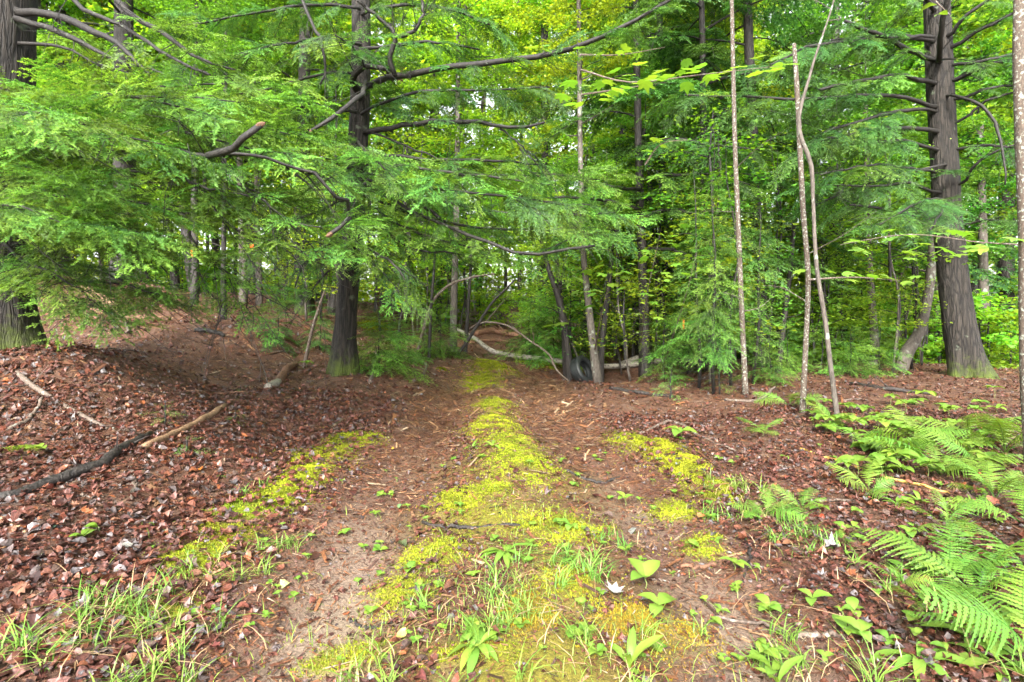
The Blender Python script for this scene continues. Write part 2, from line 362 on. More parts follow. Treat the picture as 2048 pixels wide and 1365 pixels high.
def masks(x, y):
    x = np.atleast_1d(x)
    return tuple(lookup(g, x, y, lambda a, b: np.zeros(np.shape(a))) for g in _GM)
def build_ground():
    A = np.r_[np.linspace(-48, 48, 420), np.linspace(50, 310, 60)] * math.pi/180
    R = np.r_[0.3, 1.0, np.geomspace(1.6, 22, 330), np.geomspace(23, 400, 40)]
    a, r = np.meshgrid(A, R)
    x, y = r*np.sin(a), r*np.cos(a)
    z = HT(x, y)
    mo, so, pa = masks(x, y)
    na, nr = len(A), len(R)
    V = np.stack([x, y, z], -1).reshape(-1, 3); C = np.stack([mo, so, pa], -1).reshape(-1, 3)
    i = np.arange(nr-1)[:, None]*na; j = np.arange(na)[None]; j2 = (j+1) % na
    Q = np.stack([i+j, i+na+j, i+na+j2, i+j2], -1).reshape(-1, 4)
    V = np.concatenate([V, [[0, 0, hz(0, 0)]]]); C = np.concatenate([C, [[0, 0, 0]]])
    Q = Q[:, ::-1]
    return tag(ob('ground', mesh('ground', V, Q, M_GROUND, C, True)), kind='structure')
GROUND = build_ground()

# ------------------------------------------------------------------ leaf scatter helpers (vectorised)
LEAF_T = np.array([[0, 0], [.25, 0], [.55, 0], [.8, 0], [1, 0], [.22, .24], [.5, .32], [.8, .19], [.22, -.24], [.5, -.32], [.8, -.19]], float)
LEAF_F = np.array([[0, 1, 5], [1, 6, 5], [1, 2, 6], [2, 7, 6], [2, 3, 7], [3, 4, 7], [0, 8, 1], [1, 8, 9], [1, 9, 2], [2, 9, 10], [2, 10, 3], [3, 10, 4]])
DIA_T = np.array([[0, 0], [.5, .33], [1, 0], [.5, -.33]], float); DIA_F = np.array([[0, 2, 1], [0, 3, 2]])
LOB_T = []          # lobed leaf outline (maple or oak like) fanned from the centre
for k in range(14):
    a_ = k/14*2*math.pi; rr = [.55, .33, .5, .27, .42, .25, .36, .30, .36, .25, .42, .27, .5, .33][k]
    LOB_T.append([.5 + rr*math.cos(a_), rr*math.sin(a_)])
LOB_T = np.array([[.5, 0]] + LOB_T); LOB_F = np.array([[0, 1+k, 1+(k+1) % 14] for k in range(14)])
def scatter(T, Fc, pos, yaw, size, tilt, curl, rng, aspect=None, normal=None):
    n = len(pos); k = len(T)
    u = (T[None, :, 0] - .5)*np.ones((n, 1)); v = T[None, :, 1]*(aspect[:, None] if aspect is not None else 1)
    c1 = rng.normal(0, curl, (n, 1)); c2 = rng.normal(0, curl*1.6, (n, 1)); c3 = rng.normal(0, curl, (n, 1)); c4 = rng.uniform(.0, .6, (n, 1))*curl
    z = c1*u*u*2 + c2*v*v*2 + c3*u*v*3 + c4*np.abs(v)
    L = np.stack([u, v, z], -1)*size[:, None, None]
    tx, ty = rng.normal(0, tilt, n), rng.normal(0, tilt, n)
    cx, sx = np.cos(tx), np.sin(tx)
    y1 = L[..., 1]*cx[:, None] - L[..., 2]*sx[:, None]; z1 = L[..., 1]*sx[:, None] + L[..., 2]*cx[:, None]
    cy_, sy = np.cos(ty), np.sin(ty)
    x2 = L[..., 0]*cy_[:, None] + z1*sy[:, None]; z2 = -L[..., 0]*sy[:, None] + z1*cy_[:, None]
    ca, sa = np.cos(yaw), np.sin(yaw)
    X = x2*ca[:, None] - y1*sa[:, None]; Y = x2*sa[:, None] + y1*ca[:, None]
    if normal is not None: z2 = z2 - (X*normal[:, 0:1] + Y*normal[:, 1:2])
    V = np.stack([X, Y, z2], -1) + pos[:, None, :]
    FF = Fc[None] + (np.arange(n)*k)[:, None, None]
    return V.reshape(-1, 3), FF.reshape(-1, Fc.shape[1])
def wedge(n, d0, d1, rng, power=1.0, half=.98, x0=None):
    u = rng.uniform(0, 1, n); y = (d0**(2-power) + u*(d1**(2-power) - d0**(2-power)))**(1/(2-power))
    x = rng.uniform(-half, half, n)*y + rng.uniform(-.3, .3, n)
    return x, y
def slope(x, y, e=.06):
    return np.stack([-(HT(x+e, y) - HT(x-e, y))/(2*e), -(HT(x, y+e) - HT(x, y-e))/(2*e)], -1)
PAL = np.array([[.17, .058, .034], [.12, .042, .028], [.21, .080, .048], [.09, .036, .027], [.24, .115, .07], [.15, .055, .040], [.19, .09, .075], [.15, .115, .11], [.19, .165, .165], [.11, .07, .055], [.30, .10, .04]])
PALW = np.array([.15, .16, .10, .17, .04, .12, .07, .07, .05, .10, .02])
def leafcols(n, rng, k):
    c = PAL[rng.choice(len(PAL), n, p=PALW/PALW.sum())]*rng.uniform(.25, .8, (n, 1))
    return np.repeat(c, k, 0)
def build_litter():
    r = np.random.RandomState(3); parts = []
    def place(n, d0, d1, power, T, Fc, s0, s1, tilt, curl, keep):
        x, y = wedge(n, d0, d1, r, power)
        mo, so, pa = masks(x, y)
        pr = keep(mo, so, pa, x, y); k = r.uniform(0, 1, n) < pr; x, y = x[k], y[k]
        z = HT(x, y); nn = slope(x, y); m = len(x); pos = np.stack([x, y, z + r.uniform(.004, .035, m)*(1 - .6*pa[k])], -1)
        sz = (s0 + (s1 - s0)*r.uniform(0, 1, m)**1.6)*(1 - .4*pa[k])*np.where(x > 0, .85, 1.0)
        V, FF = scatter(T, Fc, pos, r.uniform(0, 6.28, m), sz, tilt, curl, r, r.uniform(.75, 1.3, m), nn)
        parts.append((V, FF, leafcols(m, r, len(T))))
    kp = lambda mo, so, pa, x, y: np.clip((1 - .86*mo)*(1 - .75*so)*(1 - .62*pa)*np.clip(.85 + .7*sines(x, y, 2.2, 5, 44), .3, 1), 0.02, 1)
    place(44000, 2.0, 7.5, .6, LEAF_T, LEAF_F, .02, .085, .2, .4, kp)
    place(7500, 2.0, 7.5, .6, LOB_T, LOB_F, .03, .095, .2, .38, kp)
    place(46000, 2.0, 9, .5, DIA_T, DIA_F, .010, .034, .2, .4, lambda mo, so, pa, x, y: np.clip((1 - .9*mo)*(.35 + .65*pa), .05, 1))
    place(34000, 7.0, 22, .9, LEAF_T[[0, 2, 4, 6, 9]], np.array([[0, 1, 3], [1, 2, 3], [0, 4, 1], [1, 4, 2]]), .045, .10, .26, .45, kp)
    place(9000, 20, 60, 1.2, DIA_T, DIA_F, .12, .25, .3, .5, kp)
    V, FF, C = cat_(parts)
    tag(ob('leaf_litter', mesh('leaf_litter', V, FF, M_LITTER, C, False)), 'wet red brown fallen leaves covering the forest floor', 'leaf litter', kind='stuff')
    # crushed needles and bits of twig on the wheel tracks and everywhere between the leaves
    n = 150000; x, y = wedge(n, 2.0, 13, r, .55); mo, so, pa = masks(x, y)
    k = r.uniform(0, 1, n) < np.clip((1 - .85*mo)*(.25 + .75*pa)*(1 - .55*so), .03, 1); x, y = x[k], y[k]; m = len(x)
    z = HT(x, y) + r.uniform(.002, .012, m); sz = r.uniform(.012, .06, m)*np.where(r.uniform(0, 1, m) < .06, 2.6, 1)*np.clip(y/4, 1, 2)
    T = np.array([[0, .045], [1, .03], [1, -.03], [0, -.045]], float); Fq = np.array([[0, 2, 1], [0, 3, 2]])
    V, FF = scatter(T, Fq, np.stack([x, y, z], -1), r.uniform(0, 6.28, m), sz, .12, .1, r, r.uniform(.8, 2.2, m), slope(x, y))
    c = np.array([[.20, .085, .04], [.12, .05, .03], [.30, .17, .09], [.08, .045, .035], [.36, .27, .18]])[r.choice(5, m, p=[.34, .28, .18, .12, .08])]*r.uniform(.5, 1.0, (m, 1))
    tag(ob('needle_litter', mesh('needle_litter', V, FF, M_LITTER, np.repeat(c, 4, 0), False)), 'brown needles and twig crumbs strewn over the wheel tracks', 'needle litter', kind='stuff')
build_litter()
def single_leaves():                   # the leaves nearest the camera, one object each
    r = np.random.RandomState(8); meshes = []
    for k in range(14):
        T, Fc = (LEAF_T, LEAF_F) if k % 3 else (LOB_T, LOB_F)
        V, FF = scatter(T, Fc, np.zeros((1, 3)), np.zeros(1), np.ones(1), .05, .6, r, np.array([r.uniform(.8, 1.3)]))
        meshes.append(mesh('leaf', V, FF, M_DEADLEAF, leafcols(1, r, len(T)), True))
    n = 0
    while n < 300:
        x, y = wedge(1, 2.1, 5.6, r, .3); x, y = float(x[0]), float(y[0])
        mo, so, pa = [float(v[0]) for v in masks(np.array([x]), np.array([y]))]
        if r.uniform() > (1 - .9*mo)*(1 - .75*pa)*(1 - .7*so): continue
        s = slope(np.array([x]), np.array([y]))[0]
        up = Vector((s[0] + r.normal(0, .25), s[1] + r.normal(0, .25), 1)).normalized(); a = r.uniform(0, 6.28)
        ob('leaf', meshes[r.randint(14)], GROUND, frame((x, y, hz(x, y) + r.uniform(.02, .04)), (math.cos(a), math.sin(a), -(up.x*math.cos(a) + up.y*math.sin(a))), up, r.uniform(.045, .085)))
        n += 1
single_leaves()

# ------------------------------------------------------------------ moss cushions
MLAB = ['faint moss patch at the far end of the track before the birch log','small yellow moss patch at the narrow far part of the middle strip','low yellow green moss band in the middle strip, third from the birch log',
 'rounded yellow moss hump where the middle strip begins to widen','bright yellow moss hump in the middle strip below the rounded one','largest bright yellow moss cushion of the middle strip',
 'moss lobe left of the middle strip beside the left wheel track','thin moss sheet along the near foot of the big middle cushion','domed lime moss cushion on the left edge of the track','darker moss sheet just below the domed cushion on the left track edge',
 'thick yellow moss cushion beside grass tufts at the lower left','flat moss patch above the domed cushion at the left track edge','small flat moss cushion at the far right edge of the track','round bright moss cushion on the right track edge near a five leaved herb',
 'moss tongue below the round cushion on the right track edge','wide orange brown moss carpet at the bottom right of centre','orange yellow moss patch beside the broad rosette in the centre foreground','yellow moss strip along the near left wheel track',
 'yellow moss sheet at the bottom edge left of centre','thin moss patch on the near right wheel track','bright green moss on a root at the left picture edge','yellow moss hummock on the bank behind the mossy hemlock foot',
 'olive moss between fallen leaves at the bottom centre','moss patch between the left wheel track and the centre rosette','olive moss among straw grass at the lower left corner','moss under the ferns at the right edge','tiny moss dot on the left of the far track','moss smear on the far track in front of the tyre',
 'thin moss film in the grassy centre of the near track','moss under the bottom rosette at the bottom edge','moss band joining the thick left cushion and the dark sheet','moss band just below the domed left cushion','thin moss at the far end of the left track edge','moss strip joining the two right edge cushions','moss fringe beside the right track grass','thin moss on the right wheel track below the moss tongue']
def build_moss():
    r = np.random.RandomState(4)
    for k, (cx, cy_, a, b, hh) in enumerate(MELL):
        n = int(min(15000, max(900, a*b*3.14*34000 * (1.0 if cy_ < 6 else .55))))
        x = cx + r.uniform(-1.6, 1.6, n)*a; y = cy_ + r.uniform(-1.6, 1.6, n)*b
        rr = moss_r(x, y, k); kp = r.uniform(0, 1, n) < np.where(rr < .6, 1, np.exp(-(rr - .6)*4.2))*np.clip(1.05 + 1.4*sines(x, y, 13, 6, 210 + k) - .3*rr, .06, 1); x, y, rr = x[kp], y[kp], rr[kp]; m = len(x)
        sc = (.0055 + .0013*cy_)*r.uniform(.6, 1.5, m)
        z = HT(x, y)
        an = r.uniform(0, 6.28, m); parts = []
        Vs = []; 
        for q in range(3):
            t = an + q*2.094
            tip = np.stack([x + np.cos(t)*sc*.8, y + np.sin(t)*sc*.8, z + sc*r.uniform(.3, .9, m)], -1)
            l = np.stack([x + np.cos(t+1.5)*sc*.45, y + np.sin(t+1.5)*sc*.45, z - .002], -1); rg = np.stack([x - np.cos(t+1.5)*sc*.45, y - np.sin(t+1.5)*sc*.45, z - .002], -1)
            Vs += [l, rg, tip]
        V = np.stack(Vs, 1).reshape(-1, 3)
        base = np.arange(m)[:, None, None]*9 + np.arange(9).reshape(3, 3)[None]
        pat = np.clip(.5 + .6*sines(x, y, 16, 5, 70+k) + .25*r.normal(size=m), 0, 1)
        C = np.repeat(pat, 9)[:, None]*np.tile([.35, .35, 1], m*3)[:, None]*np.ones((1, 3))
        mt = M_MOSS_O if k in (15, 22) else M_MOSS_G if k in (20, 24, 25, 9) else M_MOSS
        tag(ob('moss_cushion', mesh('moss_cushion', V, base.reshape(-1, 3), mt, C)), MLAB[k], 'moss', 'moss cushions along the track')
M_MOSS_O = mat_leaf('orange_moss_tufts', (.14, .09, .01), (.40, .33, .025), .2, (1.3, 1.2, .4), .7, .25, .012, .15)
M_MOSS_G = mat_leaf('green_moss_tufts', (.06, .09, .006), (.19, .26, .012), .2, (1.3, 1.2, .4), .7, .25, .012, .15)
build_moss()

# ------------------------------------------------------------------ conifer sprays
def ribbons(segs, step, half, wid, rng):
    """needle pairs along every twig segment (p0, p1, tip0, tip1)"""
    P0, P1, t0, t1 = [np.array(v, float) for v in zip(*segs)]
    D = P1 - P0; L = np.linalg.norm(D, axis=1); cnt = np.maximum(1, (L/step).astype(int))
    idx = np.repeat(np.arange(len(L)), cnt); off = np.concatenate([np.arange(c) for c in cnt])
    s = (off + rng.uniform(0, 1, len(off)))/cnt[idx]
    p = P0[idx] + D[idx]*s[:, None]; d = D[idx]/L[idx][:, None]
    up = np.array([0, 0, 1.0]) + rng.normal(0, .3, (len(p), 3)); sd = np.cross(d, up); sd /= np.linalg.norm(sd, axis=1)[:, None] + 1e-9
    taper = (1 - .55*s**3)[:, None]
    Vs, Cs = [], []
    tv = t0[idx] + (t1[idx] - t0[idx])*s
    for sg in (1, -1):
        e = p + d*half*.55 + sg*sd*half*taper + np.array([0, 0, 1])*rng.normal(-.1, .25, (len(p), 1))*half
        a = p - d*wid*.5; b = p + d*wid*.5
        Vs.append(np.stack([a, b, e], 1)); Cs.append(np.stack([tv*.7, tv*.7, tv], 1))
    V = np.concatenate(Vs).reshape(-1, 3); C = np.concatenate(Cs).reshape(-1)
    return V, np.arange(len(V)).reshape(-1, 3), np.repeat(C[:, None], 3, 1)
def spray_segs(L, rng, step1=.032, step2=.034, droop=.35, wide=.46):
    segs = []; wood = []
    def bend(p):
        r2 = p[0]*p[0]/(L*L); return np.array([p[0], p[1], p[2] - droop*L*r2*.6 - droop*abs(p[1])*abs(p[1])/L*1.4])
    n1 = int(L/step1); curve = rng.uniform(-.15, .15)
    ax = lambda s: np.array([s, curve*L*(s/L)**2, 0.0])
    pr = ax(0)
    for k in range(n1):
        s = (k + .6)/n1*L; p = ax(s); wood.append((bend(pr), bend(p))); pr = p
        if k > n1*.75: segs.append((bend(ax(max(0, s - L/n1))), bend(p), .6, .9))
        if rng.uniform() < .12: continue
        sg = 1 if k % 2 else -1
        l1 = wide*L*(1 - (s/L))**.75*(.35 + .65*min(1, s/L*3 + .2))*rng.uniform(.4, 1.35) + .03
        an = math.radians(rng.uniform(32, 72))*sg; d1 = np.array([math.cos(an), math.sin(an), rng.normal(-.05, .26)])
        n2 = max(1, int(l1/step2)); q0 = p
        for j in range(n2):
            u = (j + 1)/n2; bendb = np.array([.25*u*l1, 0, 0]); q1 = p + d1*l1*u + bendb*u
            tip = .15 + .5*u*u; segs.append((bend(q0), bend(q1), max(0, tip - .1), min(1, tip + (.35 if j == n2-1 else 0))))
            if j == 0: wood.append((bend(q0), bend(q1)))
            l2 = .42*l1*(1 - u)*rng.uniform(.6, 1.2) + .022
            for s2 in ((1, -1) if l1 > .06 else ((1,) if j % 2 else (-1,))):
                a2 = an + math.radians(rng.uniform(38, 58))*s2; d2 = np.array([math.cos(a2), math.sin(a2), rng.normal(-.1, .14)])
                e = q1 + d2*l2; segs.append((bend(q1), bend(e), .1 + .25*u, .65 + .35*rng.uniform()))
            q0 = q1
    return segs, wood
def wood_tris(wood, r):
    W = np.array(wood, float); D = W[:, 1] - W[:, 0]; L = np.linalg.norm(D, axis=1)[:, None] + 1e-9; d = D/L
    sd = np.cross(d, [0, 0, 1.0]); sd /= np.linalg.norm(sd, axis=1)[:, None] + 1e-9; up = np.cross(sd, d)
    V = np.stack([W[:, 0] + sd*r, W[:, 0] - sd*r, W[:, 0] - up*r, W[:, 1]], 1).reshape(-1, 3)
    Fc = (np.array([[0, 1, 3], [1, 2, 3], [2, 0, 3]])[None] + (np.arange(len(W))*4)[:, None, None]).reshape(-1, 3)
    return V, Fc
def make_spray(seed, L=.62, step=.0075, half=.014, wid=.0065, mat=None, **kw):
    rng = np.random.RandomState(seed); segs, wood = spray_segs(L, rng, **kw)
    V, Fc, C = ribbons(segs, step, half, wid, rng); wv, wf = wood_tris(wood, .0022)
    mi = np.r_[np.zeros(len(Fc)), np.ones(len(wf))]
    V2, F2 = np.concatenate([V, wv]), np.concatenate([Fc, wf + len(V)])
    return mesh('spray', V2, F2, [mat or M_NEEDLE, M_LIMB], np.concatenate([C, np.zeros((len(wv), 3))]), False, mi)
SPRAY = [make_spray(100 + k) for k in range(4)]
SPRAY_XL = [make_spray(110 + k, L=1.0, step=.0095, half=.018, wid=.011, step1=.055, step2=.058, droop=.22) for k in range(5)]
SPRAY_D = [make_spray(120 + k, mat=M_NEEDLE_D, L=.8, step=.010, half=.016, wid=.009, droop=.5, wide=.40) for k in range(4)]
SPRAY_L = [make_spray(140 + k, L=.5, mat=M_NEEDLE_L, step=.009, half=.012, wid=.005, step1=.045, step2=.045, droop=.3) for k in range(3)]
def make_branch(seed, L=2.4, mat=None, droop=.25, n=18, dens=1.0):
    """a whole side branch for the trees further back: bark tube and a joined mass of sprays"""
    rng = np.random.RandomState(seed); k = 9; s = np.linspace(0, 1, k)
    pts = np.stack([s*L, L*.10*np.sin(s*3 + rng.uniform(0, 6))*s, L*(.06*np.sin(s*3.1) - droop*s*s)], -1)
    tb = tube(pts, [.026, .018, .010, .004], 5)
    parts = []; wparts = [tb]
    for j in range(n):
        u = .22 + .78*(j + .5)/n; p = np.array([np.interp(u, s, pts[:, q]) for q in range(3)])
        sg = 1 if j % 2 else -1; an = math.radians(rng.uniform(35, 65))*sg*(1 if u < .95 else .2)
        ll = (.42 + .5*math.sin(min(1, (1.05-u)*1.6)*1.57))*rng.uniform(.75, 1.15)
        segs, wood = spray_segs(.62, rng, .05, .05, .5, .42)
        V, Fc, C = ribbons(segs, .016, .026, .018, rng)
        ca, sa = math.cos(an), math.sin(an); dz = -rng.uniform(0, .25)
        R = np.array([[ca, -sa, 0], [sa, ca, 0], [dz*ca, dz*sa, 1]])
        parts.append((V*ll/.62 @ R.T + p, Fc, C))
        wv, wf = wood_tris(wood[:14], .004); wparts.append((wv*ll/.62 @ R.T + p, wf))
    V, Fc, C = cat_(parts); wv, wf = cat_(wparts)
    return mesh('branch', wv, wf, M_LIMB, None, False), mesh('foliage', V, Fc, mat or M_NEEDLE, C, False)
BR = [make_branch(200 + k) for k in range(4)]
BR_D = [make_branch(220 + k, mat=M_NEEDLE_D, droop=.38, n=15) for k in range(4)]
BR_BARE = []
for k in range(3):                      # dead lower branches: wood only
    rng = np.random.RandomState(240 + k); s = np.linspace(0, 1, 8); pts = np.stack([s*2, .15*np.sin(s*4 + k), .1*np.sin(s*3) - .3*s*s], -1)
    prt = [tube(pts, [.02, .012, .003], 5)]
    for j in range(16):
        u = rng.uniform(.2, 1); p = np.array([np.interp(u, s, pts[:, q]) for q in range(3)]); a = math.radians(rng.uniform(25, 70))*rng.choice([-1, 1]); l = rng.uniform(.2, .7)
        e = p + np.array([math.cos(a)*l, math.sin(a)*l, rng.uniform(-.2, .1)]); prt.append(tube([p, (p+e)/2 + rng.normal(0, .02, 3), e], [.006, .002], 3))
    BR_BARE.append(mesh('branch', *cat_(prt), M_LIMB))

# ------------------------------------------------------------------ trunks
def trunk_pts(pts, d):
    return np.array([P(p[0], p[1], p[2] if len(p) > 2 else d) for p in pts])
def arc_rad(pts, rad, n):
    pts = np.asarray(pts, float); sg = np.r_[0, np.cumsum(np.linalg.norm(np.diff(pts, axis=0), axis=1))]
    rad = np.interp(np.linspace(0, 1, len(pts)), np.linspace(0, 1, len(rad)), rad)
    return np.interp(np.linspace(0, sg[-1], n), sg, rad)
def trunk_mesh(pts, rad, base, mat, sides=14, rough=.10, seed=0, n=50, flare=0.0, ext=True):
    rad = arc_rad(pts, rad, n); L = smooth_line(pts, n) - base; sg = np.linspace(0, 1, n)*np.linalg.norm(np.diff(np.asarray(pts), axis=0), axis=1).sum()
    lob = np.random.RandomState(seed).uniform(0, 6.28, 3)
    fl = (lambda th, u: 1 + flare*np.exp(-(u*sg[-1])/.38)*(1 + .55*np.sin(3*th + lob[0]) + .45*np.sin(5*th + lob[1]))) if flare else None
    V, Fc = tube(L, rad, sides, rough, seed, True, fl)
    return mesh('trunk', V, Fc, mat, None, True)
def base_of(pts, d):
    p = P(pts[0][0], pts[0][1], d); return np.array([p[0], p[1], hz(p[0], p[1])])
def spray_along(limb, L, r, space, size, meshes, tilt=.22, start=.15, down=.15, off=(0, 0, 0), inplane=True):
    """sprays on both sides of a limb polyline L (local to the thing)"""
    seg = np.r_[0, np.cumsum(np.linalg.norm(np.diff(L, axis=0), axis=1))]; tot = seg[-1]
    n = max(2, int(tot*(1 - start)/space)); k = 0
    for j in range(n + 1):
        s = tot*(start + (1 - start)*j/n); p = np.array([np.interp(s, seg, L[:, q]) for q in range(3)])
        i = min(len(L) - 2, max(0, np.searchsorted(seg, s) - 1)); d = L[i+1] - L[i]; d = Vector(d).normalized()
        sg = 1 if j % 2 else -1
        an = math.radians(r.uniform(25, 70))*sg if j < n else r.uniform(-.2, .2)
        dd = Vector(d); dd.z *= .4; dd = Matrix.Rotation(an, 3, 'Z') @ dd; dd.z += -down + r.normal(0, tilt)
        up = Vector((r.normal(0, .3), r.normal(-.1, .3), 1))
        ob('spray', meshes[r.randint(len(meshes))], limb, frame(p, dd, up, size*r.uniform(.55, 1.35)))
def add_limb(tree, base, pts, radii, r, space=.16, size=.8, meshes=None, mat=None, n=14, sides=7, start=.15, down=.15, name='limb', twigs=9):
    radii = arc_rad(pts, radii, n); L = smooth_line(np.asarray(pts), n) - base
    L[1:-1] += r.normal(0, .010, (n-2, 3))
    prt = [tube(L, radii, sides, .14, r.randint(999))]
    for q in range(twigs):
        i = r.randint(n//3, n-1); d = Vector(L[min(i+1, n-1)] - L[i-1]).normalized(); d = Matrix.Rotation(r.uniform(.5, 1.2)*r.choice([-1, 1]), 3, 'Z') @ d; d.z += r.normal(-.2, .3)
        l = r.uniform(.2, .9); p = L[i]; e = p + np.array(d)*l; m_ = (p + e)/2 + np.array([0, 0, .05*l]) + r.normal(0, .03, 3)
        prt.append(tube(smooth_line([p, m_, e], 6), [max(.005, .3*np.min(radii)), .0015], 4))
        for _ in range(3):
            u_ = r.uniform(.3, 1); p2 = p*(1-u_) + e*u_; prt.append(tube([p2, p2 + np.array(d)*.12 + r.normal(0, .10, 3)], [.003, .001], 3))
    lb = ob(name, mesh(name, *cat_(prt), mat or M_LIMB, None, True), tree)
    if meshes: spray_along(lb, L, r, space, size, meshes, start=start, down=down)
    return lb
def from_axis(pxp, LP, d):              # start a limb inside its trunk
    ax = np.interp(-pxp[0][1], [-p[1] for p in LP], [p[0] for p in LP])
    return [(ax, pxp[0][1] + 3, d)] + list(pxp)
def px_limb(tree, base, pxp, wpx, r, **kw):
    pts = [P(*p) for p in pxp]; d = np.mean([p[2] for p in pxp]); rad = [max(.004, q*.5*d/F) for q in wpx]
    return add_limb(tree, base, pts, rad, r, **kw)

# near hemlock at the left edge -----------------------------------------------------------
r = np.random.RandomState(21)
LP = [(-20, 705), (-22, 600), (-20, 450), (-18, 300), (-12, 130), (-6, 0), (0, -350), (8, -900)]
b1 = base_of(LP, 6.5); T1 = thing('hemlock_tree', b1, 'massive dark hemlock at the left picture edge with spreading leafy limbs', 'tree')
ob('trunk', trunk_mesh(trunk_pts(LP, 6.5) - [0, 0, .25], [.42, .40, .39, .38, .37, .36, .33, .3], b1, M_BARK, 40, .07, 1, 70, .55), T1)
near = dict(space=.08, size=.6, meshes=SPRAY_XL, down=.06)
for pxp, wp, kw in [
    ([(40,20,6.4),(150,45,6.0),(230,85,5.6),(300,150,5.3)], (26,20,14,8), dict(meshes=None, twigs=8)),
    ([(50,35,6.4),(130,70,6.1),(210,110,5.8),(330,150,5.4)], (20,16,10,6), dict(meshes=None, twigs=8)),
    ([(90,-60,6.4),(170,20,6.2),(260,60,6.0),(330,110,5.6),(420,150,5.3)], (18,14,10,6), dict(space=.3, size=.6, start=.7)),
    ([(150,-120,6.5),(250,20,6.1),(330,70,5.8),(400,118,5.5),(470,140,5.3)], (20,16,12,5), dict(space=.25, start=.6)),
    ([(60,90,6.4),(140,100,6.2),(200,130,6.0),(280,150,5.6)], (12,8,6,4), dict(meshes=None, twigs=8)),
    ([(30,330,6.3),(140,310,5.4),(260,296,4.9),(340,300,4.7),(440,310,4.6),(475,285,4.55)], (26,22,20,18,17,16), dict(space=.3, size=.7, twigs=6)),
    ([(440,308,4.6),(520,310,4.7),(580,330,4.8),(640,350,4.9)], (14,12,12,9), dict(space=.3, size=.7)),
    ([(20,300,6.4),(80,200,5.2),(180,190,4.6),(300,200,4.3),(420,230,4.2)], (20,14,10,6,3), {}),
    ([(20,300,6.4),(80,230,5.4),(150,200,4.9),(260,195,4.6),(380,195,4.5),(480,205,4.5)], (18,14,10,6,4,3), dict(start=.3)),
    ([(10,330,6.4),(40,280,4.9),(100,260,4.2),(200,270,3.9),(330,290,3.8)], (18,12,9,6,3), {}),
    ([(10,360,6.4),(40,330,5.0),(100,350,4.2),(160,370,3.9),(250,400,3.75)], (18,12,9,6,3), {}),
    ([(10,380,6.4),(60,390,5.4),(160,395,4.9),(260,400,4.7),(380,430,4.6)], (16,10,8,5,3), {}),
    ([(10,420,6.4),(60,420,5.0),(120,430,4.3),(200,440,4.1),(290,470,4.0)], (16,10,8,5,3), {}),
    ([(10,300,6.4),(-40,250,4.4),(20,230,3.6),(90,230,3.3),(170,250,3.2)], (16,10,8,5,3), {}),
    ([(10,400,6.4),(-60,400,4.4),(-10,410,3.7),(60,420,3.5),(120,445,3.4)], (16,10,8,5,3), {}),
    ([(20,240,6.4),(200,230,5.6),(350,230,5.3),(480,240,5.2),(580,270,5.2)], (14,10,8,5,3), {}),
    ([(20,460,6.4),(100,480,5.9),(200,480,5.6),(300,490,5.4)], (12,8,6,3), dict(space=.2)),
    ([(20,240,6.4),(120,190,6.0),(250,180,5.7),(380,170,5.6),(520,165,5.6)], (14,10,8,5,3), dict(start=.4)),
    ([(440,312,4.6),(480,360,4.5),(530,410,4.45),(580,440,4.4),(640,455,4.4)], (8,6,5,4,3), dict(space=.16)),
    ([(330,300,4.7),(360,350,4.5),(420,380,4.4),(500,395,4.4)], (8,6,5,3), dict(space=.15)),
    ([(400,310,4.6),(430,420,4.5),(480,465,4.5),(560,485,4.5),(640,520,4.5)], (8,6,5,4,3), dict(space=.16)),
    ([(15,480,6.3),(60,530,5.6),(130,560,5.2),(180,600,5.0)], (10,7,5,3), dict(space=.12, size=.6)),
    ([(30,520,6.3),(120,560,5.9),(250,570,5.6),(320,590,5.5)], (8,6,4,3), dict(space=.12, size=.6)),
    ([(380,470,4.9),(420,520,4.8),(470,560,4.8),(500,580,4.8)], (5,4,3,2), dict(space=.1, size=.5)),
    ]:
    if pxp[0][0] < 160: pxp = [(-8, pxp[0][1] - 6, 6.5)] + [(p[0], p[1], p[2]) for p in (pxp if pxp[0][0] > 60 else pxp[1:])]; wp = [v*.72 for v in wp]
    k = dict(near); k.update(kw); px_limb(T1, b1, pxp, wp, r, **k)
